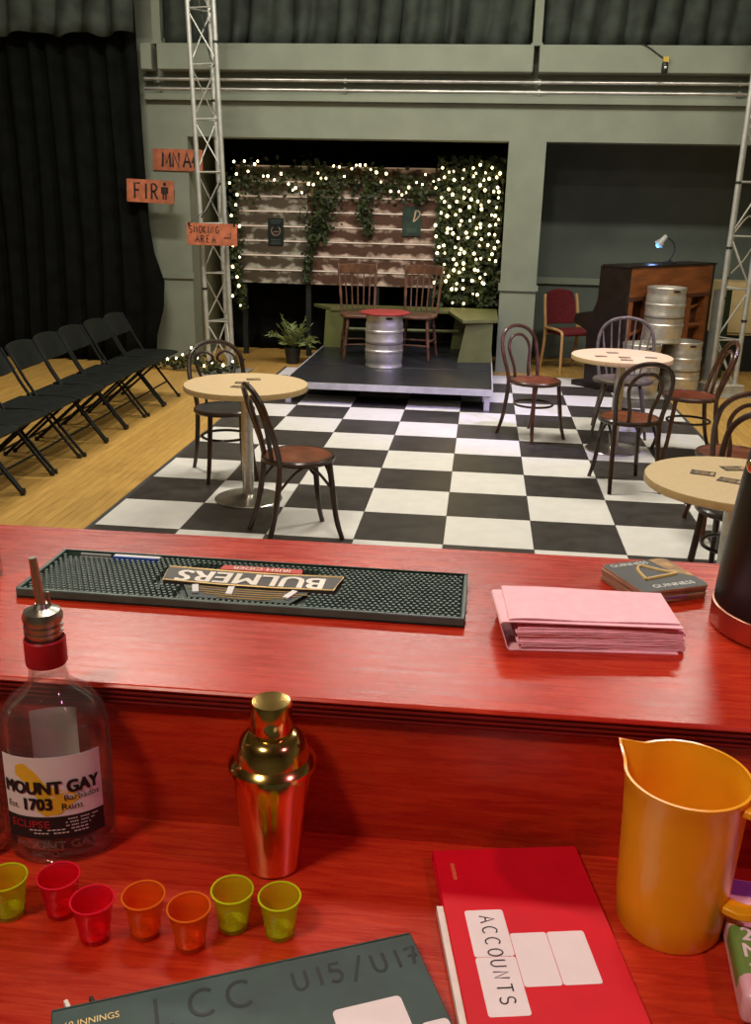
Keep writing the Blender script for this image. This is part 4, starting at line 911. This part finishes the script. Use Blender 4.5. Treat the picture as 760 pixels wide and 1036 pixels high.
# ------------------------------------------------------------------ spindle back chairs on stage
def spindle_chair():
    c = thing('spindle_chair', '', 'chair', group='spindle back chairs on the stage')
    P = [(.205*math.copysign(abs(math.cos(a))**.6, math.cos(a)), .20*math.copysign(abs(math.sin(a))**.6, math.sin(a))) for a in [2*PI*i/28 for i in range(28)]]
    bevel(MB().prism(P, .425, .46).build('seat', TURNWOOD, c), .01, 2)
    for s in (-1, 1):
        for yy in (1, -1):
            a, b = Vector((s*.14, yy*.13, .43)), Vector((s*.185, yy*.19, 0)); prof = [(0, .014), (.12, .019), (.2, .015), (.24, .021), (.28, .014), (.5, .020), (.62, .014), (.66, .020), (.7, .014), (.85, .016), (1, .010)]
            MB().tube([a.lerp(b, t) for t, _ in prof], [r for _, r in prof], 8).build('leg', TURNWOOD, c)
        a, b = Vector((s*.175, -.165, .45)), Vector((s*.205, -.27, .96)); prof = [(0, .013), (.1, .018), (.16, .012), (.2, .017), (.24, .012), (.42, .017), (.55, .012), (.6, .017), (.64, .012), (.86, .016), (.95, .014), (1, .005)]
        MB().tube([a.lerp(b, t) for t, _ in prof], [r for _, r in prof], 8).build('back_post', TURNWOOD, c)
        MB().tube([(s*.168, -.168, .19), (s*.165, 0, .19), (s*.168, .168, .19)], [.008, .013, .008], 8).build('stretcher', TURNWOOD, c)
    MB().tube([(-.165, 0, .19), (0, 0, .19), (.165, 0, .19)], [.008, .013, .008], 8).build('stretcher', TURNWOOD, c)
    MB().tube([(-.172, .155, .15), (0, .155, .15), (.172, .155, .15)], [.008, .012, .008], 8).build('stretcher', TURNWOOD, c)
    for k in range(-2, 3):
        a, b = Vector((k*.058, -.17, .45)), Vector((k*.068, -.262, .87)); prof = [(0, .006), (.3, .0095), (.38, .007), (.42, .010), (.46, .007), (.75, .009), (1, .006)]
        MB().tube([a.lerp(b, t) for t, _ in prof], [r for _, r in prof], 7).build('spindle', TURNWOOD, c)
    cr2 = MB(); V = []
    for i in range(11):
        u = i/10*2-1; yy = -.262-.016*(1-u*u); top = .955-.012*u*u
        V += [(u*.20, yy-.010, .855), (u*.20, yy+.010, .855), (u*.20, yy+.004, top), (u*.20, yy-.016, top)]
    cr2._add(V, [(i*4+q, i*4+4+q, i*4+4+(q+1) % 4, i*4+(q+1) % 4) for i in range(10) for q in range(4)]+[(0, 1, 2, 3), (43, 42, 41, 40)]); bevel(cr2.build('crest_rail', TURNWOOD, c), .004)
    return c
s1 = spindle_chair(); s1.location = (-.635, 4.66, Z+.004); s1.rotation_euler = (0, 0, math.radians(-76-90)); s1['label'] = 'turned wood spindle back chair left of the keg on stage'
s2 = copy_tree(s1); s2.location = (-.03, 4.72, Z+.004); s2.rotation_euler = (0, 0, math.radians(-100-90)); s2['label'] = 'turned wood spindle back chair right of the keg on stage'

# ------------------------------------------------------------------ potted fern
fr = thing('potted_fern', 'feathery green fern in a dark pot beside the stage', 'plant', (-1.50, 5.35, 0))
MB().lathe([(0, 0), (.07, 0), (.095, .17), (.1, .175), (.1, .19), (.09, .19), (.085, .17), (0, .165)], n=24, caps=False).build('pot', BLACK, fr)
rnd = random.Random(9)
for k in range(22):
    a = 2*PI*k/22+rnd.uniform(-.2, .2); L = rnd.uniform(.28, .46); el = rnd.uniform(.55, 1.35); mb = MB(); pts = []
    for i in range(9):
        t = i/8; out_ = L*math.cos(el)*t; z = .17+L*math.sin(el)*1.1*t-.18*t*t*math.cos(el); pts.append(Vector((out_*math.cos(a), out_*math.sin(a)*.75, z)))
    mb.tube(pts, .0025, 4)
    for i in range(1, 9):
        t = i/8; p = pts[i]; d = (pts[i]-pts[i-1]).normalized(); s = d.cross(Vector((0, 0, 1))).normalized(); l = .085*(1-.65*t)+.02
        for sg in (-1, 1):
            q = p+s*sg*l+d*l*.7+Vector((0, 0, rnd.uniform(-.02, .03))); wv = d*.014
            mb._add([p-wv, p+wv, q+wv*.3, q-wv*.3, (p+q)/2+Vector((0, 0, .008))], [(0, 1, 4), (1, 2, 4), (2, 3, 4), (3, 0, 4)])
    mb.build('frond', FERN, fr, smooth=False)

# ------------------------------------------------------------------ lattice towers
def truss(lab, x, y, rz, H, lean, straps):
    t = thing('lattice_tower', lab, 'truss', (x, y, 0), 0)
    t.rotation_euler = (0, lean, rz)
    R_ = .155; ch = [Vector((R_*math.cos(math.radians(a)), R_*math.sin(math.radians(a)), 0)) for a in (210, 330, 90)]
    for c in ch: MB().tube([c+Vector((0, 0, .03)), c+Vector((0, 0, H))], .0245, 12).build('chord', ALU, t)
    n = int(H/.5)
    for k in range(n+1):
        z = .06+k*.5
        if z > H: break
        for i in range(3):
            a, b = ch[i], ch[(i+1) % 3]; MB().tube([a+Vector((0, 0, z)), b+Vector((0, 0, z))], .008, 8).build('rung', ALU, t)
            if z+.5 <= H+.1:
                mid = a.lerp(b, .5)
                p, q = (a, b) if (k+i) % 2 else (b, a)
                MB().tube([p+Vector((0, 0, z+.02)), q+Vector((0, 0, min(H, z+.48)))], .008, 8).build('diagonal', ALU, t)
    bevel(MB().bbox(-.26, .26, -.24, .24, 0, .012).build('base_plate', ALU, t), .003)
    for z, i in straps: MB().lathe([(.0255, z-.012), (.029, z-.011), (.029, z+.011), (.0255, z+.012)], (ch[i].x, ch[i].y, 0), 12, caps=False).build('strap', BLACK, t)
    return t, ch
tl, chl = truss('slim aluminium lattice tower on the left carrying the SMOKING AREA sign', -2.11, 4.58, math.radians(-5), 4.9, math.radians(-1.6), ((3.25, 1), (2.75, 2), (1.95, 2), (.9, 0)))
MB().tube(spline([(-.14, -.09, 1.6), (0, -.1, 1.75), (.12, -.09, 1.95), (.15, -.08, 1.75), (.17, -.09, 1.6)], 5), .006, 6).build('strap_cord', BLACK, tl)
MB().tube(spline([(-.10, .02, 3.9), (-.02, .0, 3.5), (.03, .02, 3.15), (.09, .0, 3.05)], 5), .007, 6).build('cable', BLACK, tl)
tr_, chr_ = truss('aluminium lattice tower on the right beside the piano', 3.11, 4.52, math.radians(14), 4.9, math.radians(.4), ((2.05, 0), (1.62, 2), (1.15, 2), (.95, 2), (.75, 1), (1.45, 0)))
MB().tube(spline([(.0, .1, 1.6), (.08, .0, 1.75), (.16, -.02, 1.55), (.1, .02, 1.35), (.02, .1, 1.2)], 5), .008, 6).build('cable', mat('beige_cable', (.4, .36, .28), .5), tr_)
for k in range(4): MB().box((.02, -.02, .025+k*.025), (.34, .30, .02), .05*k).build('ballast_plate', mat('ballast_pale', (.42, .38, .30), .6), tr_)

# ------------------------------------------------------------------ signs
def sign(lab, x, y, z, w, h, rx=0., ry=0.):
    o = thing('direction_sign', lab, 'sign', (x, y, z), 0, 'orange painted signs'); o.rotation_euler = (rx, ry, 0)
    bevel(MB().bbox(-w/2, w/2, -.009, .009, -h/2, h/2).build('panel', SIGN, o), .002, 1); return o
def fnx(x0, z0): return lambda x, y: (x0+x, -.0095, z0+y)
def person(mb, x, z, s, dress):
    P = lambda poly: mb._add([(x+a*s, -.0096, z+b*s) for a, b in poly], [tuple(range(len(poly)))])
    P([(.12*math.cos(2*PI*i/12), .82+.12*math.sin(2*PI*i/12)) for i in range(12)])
    if dress: P([(-.12, .66), (.12, .66), (.30, .2), (-.30, .2)]); P([(-.12, .2), (-.02, .2), (-.02, -.1), (-.12, -.1)]); P([(.02, .2), (.12, .2), (.12, -.1), (.02, -.1)])
    else: P([(-.24, .66), (.24, .66), (.24, .25), (.14, .25), (.14, -.1), (.02, -.1), (.02, .2), (-.02, .2), (-.02, -.1), (-.14, -.1), (-.14, .25), (-.24, .25)])
s = sign('orange sign reading MNA with a woman symbol, partly behind the lattice tower', -2.755, WY-.012, 2.195, .56, .225, 0, math.radians(.8))
mb = MB(); pen_text(mb, 'MNA', .15, .095, .022, fnx(-.17, -.075), .026); person(mb, .20, -.06, .16, True); mb.build('lettering', INK, s)
s = sign('orange sign reading FIR with a man symbol, overlapping the black drape', -2.95, 4.905, 1.862, .52, .235, 0, math.radians(2.0))
bevel(MB().bbox(.10, .14, .009, WY-4.905-.001, -.03, .03).build('mounting_arm', BLACK, s), .002, 1)
mb = MB(); pen_text(mb, 'FIR', .155, .085, .032, fnx(-.17, -.078), .022); person(mb, .16, -.06, .17, False); mb.build('lettering', INK, s)
s = sign('orange sign reading SMOKING AREA hung on the left lattice tower', -2.125, 4.33, 1.455, .525, .215, 0, math.radians(.5))
mb = MB(); pen_text(mb, 'SMOKING', .068, .036, .0135, fnx(-.235, .012), .011); pen_text(mb, 'AREA', .068, .040, .018, fnx(-.17, -.08), .011)
mb.box((.16, -.0095, -.03), (.07, .002, .010)); mb.box((.195, -.0095, -.005), (.007, .002, .05)); mb.build('lettering', INK, s)
for x in (-.235, .235): MB().lathe([(.014, -.02), (.014, .012)], (x, -.0, .10), 10).build('clip', BLACK, s); 
for x in (-.235, .235): MB().tube([(x, 0, .10), (x*.55, .10, .20)], .004, 5).build('cord', BLACK, s)

# ------------------------------------------------------------------ floor garland of lights by the tower base
FG = [(-3.02, 4.66, .20), (-2.93, 4.64, .17), (-2.83, 4.62, .15), (-2.73, 4.60, .13), (-2.62, 4.58, .14), (-2.54, 4.56, .20), (-2.44, 4.55, .26), (-2.36, 4.50, .18), (-2.26, 4.42, .10), (-2.18, 4.40, .15), (-2.05, 4.38, .12), (-1.95, 4.40, .17), (-1.90, 4.42, .25)]
def fp(r): k = r.random()*(len(FG)-1.01); i = int(k); p = Vector(FG[i]).lerp(Vector(FG[i+1]), k-i); return (p.x+r.gauss(0, .03), p.y+r.uniform(-.04, .06), max(.02, p.z*.75-.03+r.gauss(0, .035)))
t = thing('ivy_garland', 'low ivy garland round the foot of the left lattice tower', 'ivy', (0, 0, 0))
MB().tube(spline([(p[0], p[1]+.03, max(.012, p[2]*.4)) for p in FG], 3), .006, 5).build('vine', STEM, t); o = leaves(320, fp, (.03, .055), 77).build('foliage', LEAF, t, smooth=False); o['kind'] = 'stuff'
lights('warm fairy lights on the floor at the foot of the left lattice tower', [[(p[0], p[1]-.04, p[2]) for p in FG]], 8, .9, 1.4)

# ------------------------------------------------------------------ upright piano, back towards the hall
pn = thing('upright_piano', 'upright piano seen from its brown framed back, black ends', 'piano', (2.055, 4.20, 0), math.radians(45))
PL, PH = 1.47, 1.265
prof = [(0, 0), (0, PH-.02), (.30, PH-.02), (.33, PH-.10), (.36, .90), (.40, .80), (.62, .755), (.635, .66), (.46, .60), (.44, .10), (.60, .07), (.60, 0)]
for x in (0, PL-.035):
    vs_ = [(x, p[0], p[1]) for p in prof]+[(x+.035, p[0], p[1]) for p in prof]; n = len(prof)
    mb = MB(); mb._add(vs_, [tuple(range(n)), tuple(range(2*n-1, n-1, -1))]+[(i, n+i, n+(i+1) % n, (i+1) % n) for i in range(n)]); mb.build('side_panel', PIANOBLK, pn, angle=20)
bevel(MB().bbox(-.01, PL+.01, -.012, .33, PH-.02, PH).build('lid', PIANOBLK, pn), .004)
MB().bbox(.035, PL-.035, .0, .02, PH-.30, PH-.02).build('back_board', PIANOWD, pn)
MB().bbox(.035, PL-.035, .09, .10, .10, PH-.30).build('soundboard', PIANODK, pn)
MB().bbox(.035, PL-.035, .0, .09, .0, .12).build('bottom_rail', PIANOWD, pn); MB().bbox(.035, PL-.035, .0, .09, PH-.34, PH-.30).build('ledge_rail', PIANODK, pn)
for x in (.035, .37, .70, 1.03, 1.355): MB().bbox(x, x+.08, .005, .09, .12, PH-.34).build('back_post', PIANOWD, pn)
MB().tube([(.06, .07, .55), (1.40, .07, .85)], .02, 6).build('brace', PIANOWD, pn); MB().tube([(.75, .05, .62), (1.42, .05, .62)], .03, 6).build('brace', PIANOWD, pn)
MB().bbox(.035, PL-.035, .33, .62, .66, .72).build('keybed', PIANOBLK, pn); MB().bbox(.035, PL-.035, .34, .38, .74, PH-.02).build('front_panel', PIANOBLK, pn); MB().bbox(.035, PL-.035, .42, .44, .08, .64).build('lower_panel', PIANOBLK, pn)
MB().bbox(.05, PL-.05, .40, .60, .72, .745).build('keys', WHITE, pn)

# desk lamp on the piano
lp = thing('desk_lamp', 'small black gooseneck lamp with blue light on the piano', 'lamp', (2.545, 4.87, PH))
MB().lathe([(0, 0), (.065, 0), (.065, .012), (.03, .02), (.012, .03), (.012, .04)], n=24, caps=False).build('base', BLACK, lp)
MB().tube(spline([(0, 0, .035), (.035, 0, .12), (.02, 0, .20), (-.03, 0, .245), (-.075, 0, .255)], 5), .007, 8).build('neck', BLACK, lp)
Rm = Matrix.Rotation(math.radians(38), 3, 'Y')
MB().lathe([(.0, .06), (.022, .06), (.026, .045), (.03, .0), (.052, -.055), (.050, -.055), (.027, 0), (.0, .04)], (-.095, 0, .225), 24, caps=False, M=Rm).build('lamp_shade', mat('lamp_shade_grey', (.35, .36, .35), .35), lp)
MB().lathe([(0, -.085), (.022, -.075), (.032, -.055), (.030, -.035), (.012, -.01), (0, -.005)], (-.095, 0, .225), 20, caps=False, M=Rm).build('bulb', mat('blue_bulb', (.3, .5, 1), .3, emit=(.04, .18, 1), emit_s=3.5), lp)
pl = bpy.data.lights.new('lamp_glow', 'POINT'); pl.energy = 1.3; pl.color = (.3, .5, 1); pl.shadow_soft_size = .03
po = bpy.data.objects.new('lamp_glow', pl); COL.objects.link(po); po.parent = lp; po.location = (-.17, 0, .125)

# ------------------------------------------------------------------ red fabric chair by the piano
rc = thing('padded_chair', 'pale beech framed chair with dark red padded back beyond the piano', 'chair', (1.67, 5.66, 0), math.radians(-62-90))
for s in (-1, 1):
    MB().tube(spline([(s*.22, -.24, 0), (s*.22, -.19, .25), (s*.22, -.18, .47), (s*.22, -.22, .70), (s*.21, -.25, .84)], 4), .018, 8).build('rear_leg', BEECH, rc)
    MB().tube(spline([(s*.22, -.19, .47), (s*.225, .0, .475), (s*.225, .15, .465), (s*.225, .19, .44), (s*.225, .20, .38), (s*.225, .21, 0)], 4), .016, 8).build('front_leg', BEECH, rc)
bk = MB(); V = []
for j in range(7):
    t = j/6
    for i in range(9):
        u = i/8*2-1; V.append((u*(.20-.05*max(0, t-.7)**1.2*3), -.205-.05*t-.03*(1-u*u), .50+.36*t+.03*(1-u*u)*t))
n = len(V); V += [(a, b-.035, z) for a, b, z in V]; fs = []
for j in range(6):
    for i in range(8): a = j*9+i; fs += [(a, a+9, a+10, a+1), (n+a, n+a+1, n+a+10, n+a+9)]
ring = list(range(9))+[j*9+8 for j in range(1, 7)]+[54+i for i in range(7, -1, -1)]+[j*9 for j in range(5, 0, -1)]
fs += [(ring[k], ring[(k+1) % len(ring)], n+ring[(k+1) % len(ring)], n+ring[k]) for k in range(len(ring))]
bk._add(V, fs); bevel(bk.build('backrest', REDFAB, rc, angle=60), .008)
bevel(MB().bbox(-.205, .205, -.17, .20, .41, .465).build('seat', REDFAB, rc), .02, 3)
MB().tube([(-.22, -.19, .40), (.22, -.19, .40)], .012, 8).build('rail', BEECH, rc)

# cream cupboard behind the right tower
cb = thing('wall_cupboard', 'cream painted cupboard behind the right lattice tower', 'cupboard', (3.36, 5.95, 0))
bevel(MB().bbox(0, 1.5, .05, .45, .42, 1.02).build('body', CREAM, cb), .004)
for k in range(3):
    d = bevel(MB().bbox(.02+k*.5, .48+k*.5, .03, .05, .45, .99).build('door', CREAM, cb), .004); MB().lathe([(.012, 0), (.014, .012), (0, .02)], (.43+k*.5, .03, .72), 12, M=Matrix.Rotation(PI/2, 3, 'X')).build('knob', STEEL, d)
bevel(MB().bbox(.0, 1.5, .08, .45, 0, .42).build('plinth', BLACK, cb), .003)
# green folded screen leaning at the end of the piano
pb = MB().bbox(0, .05, -.02, .28, 0, .98).build('leaning_board', mat('dark_green_board', (.02, .045, .02), .6)); pb.location = (3.16, 5.35, 0); pb.rotation_euler = (0, 0, math.radians(-40))
MB().bbox(-.008, .058, -.028, -.02, 0, .98).build('metal_edge', ALU, pb); tag(pb, 'dark green board standing on edge between piano and right tower', 'board')
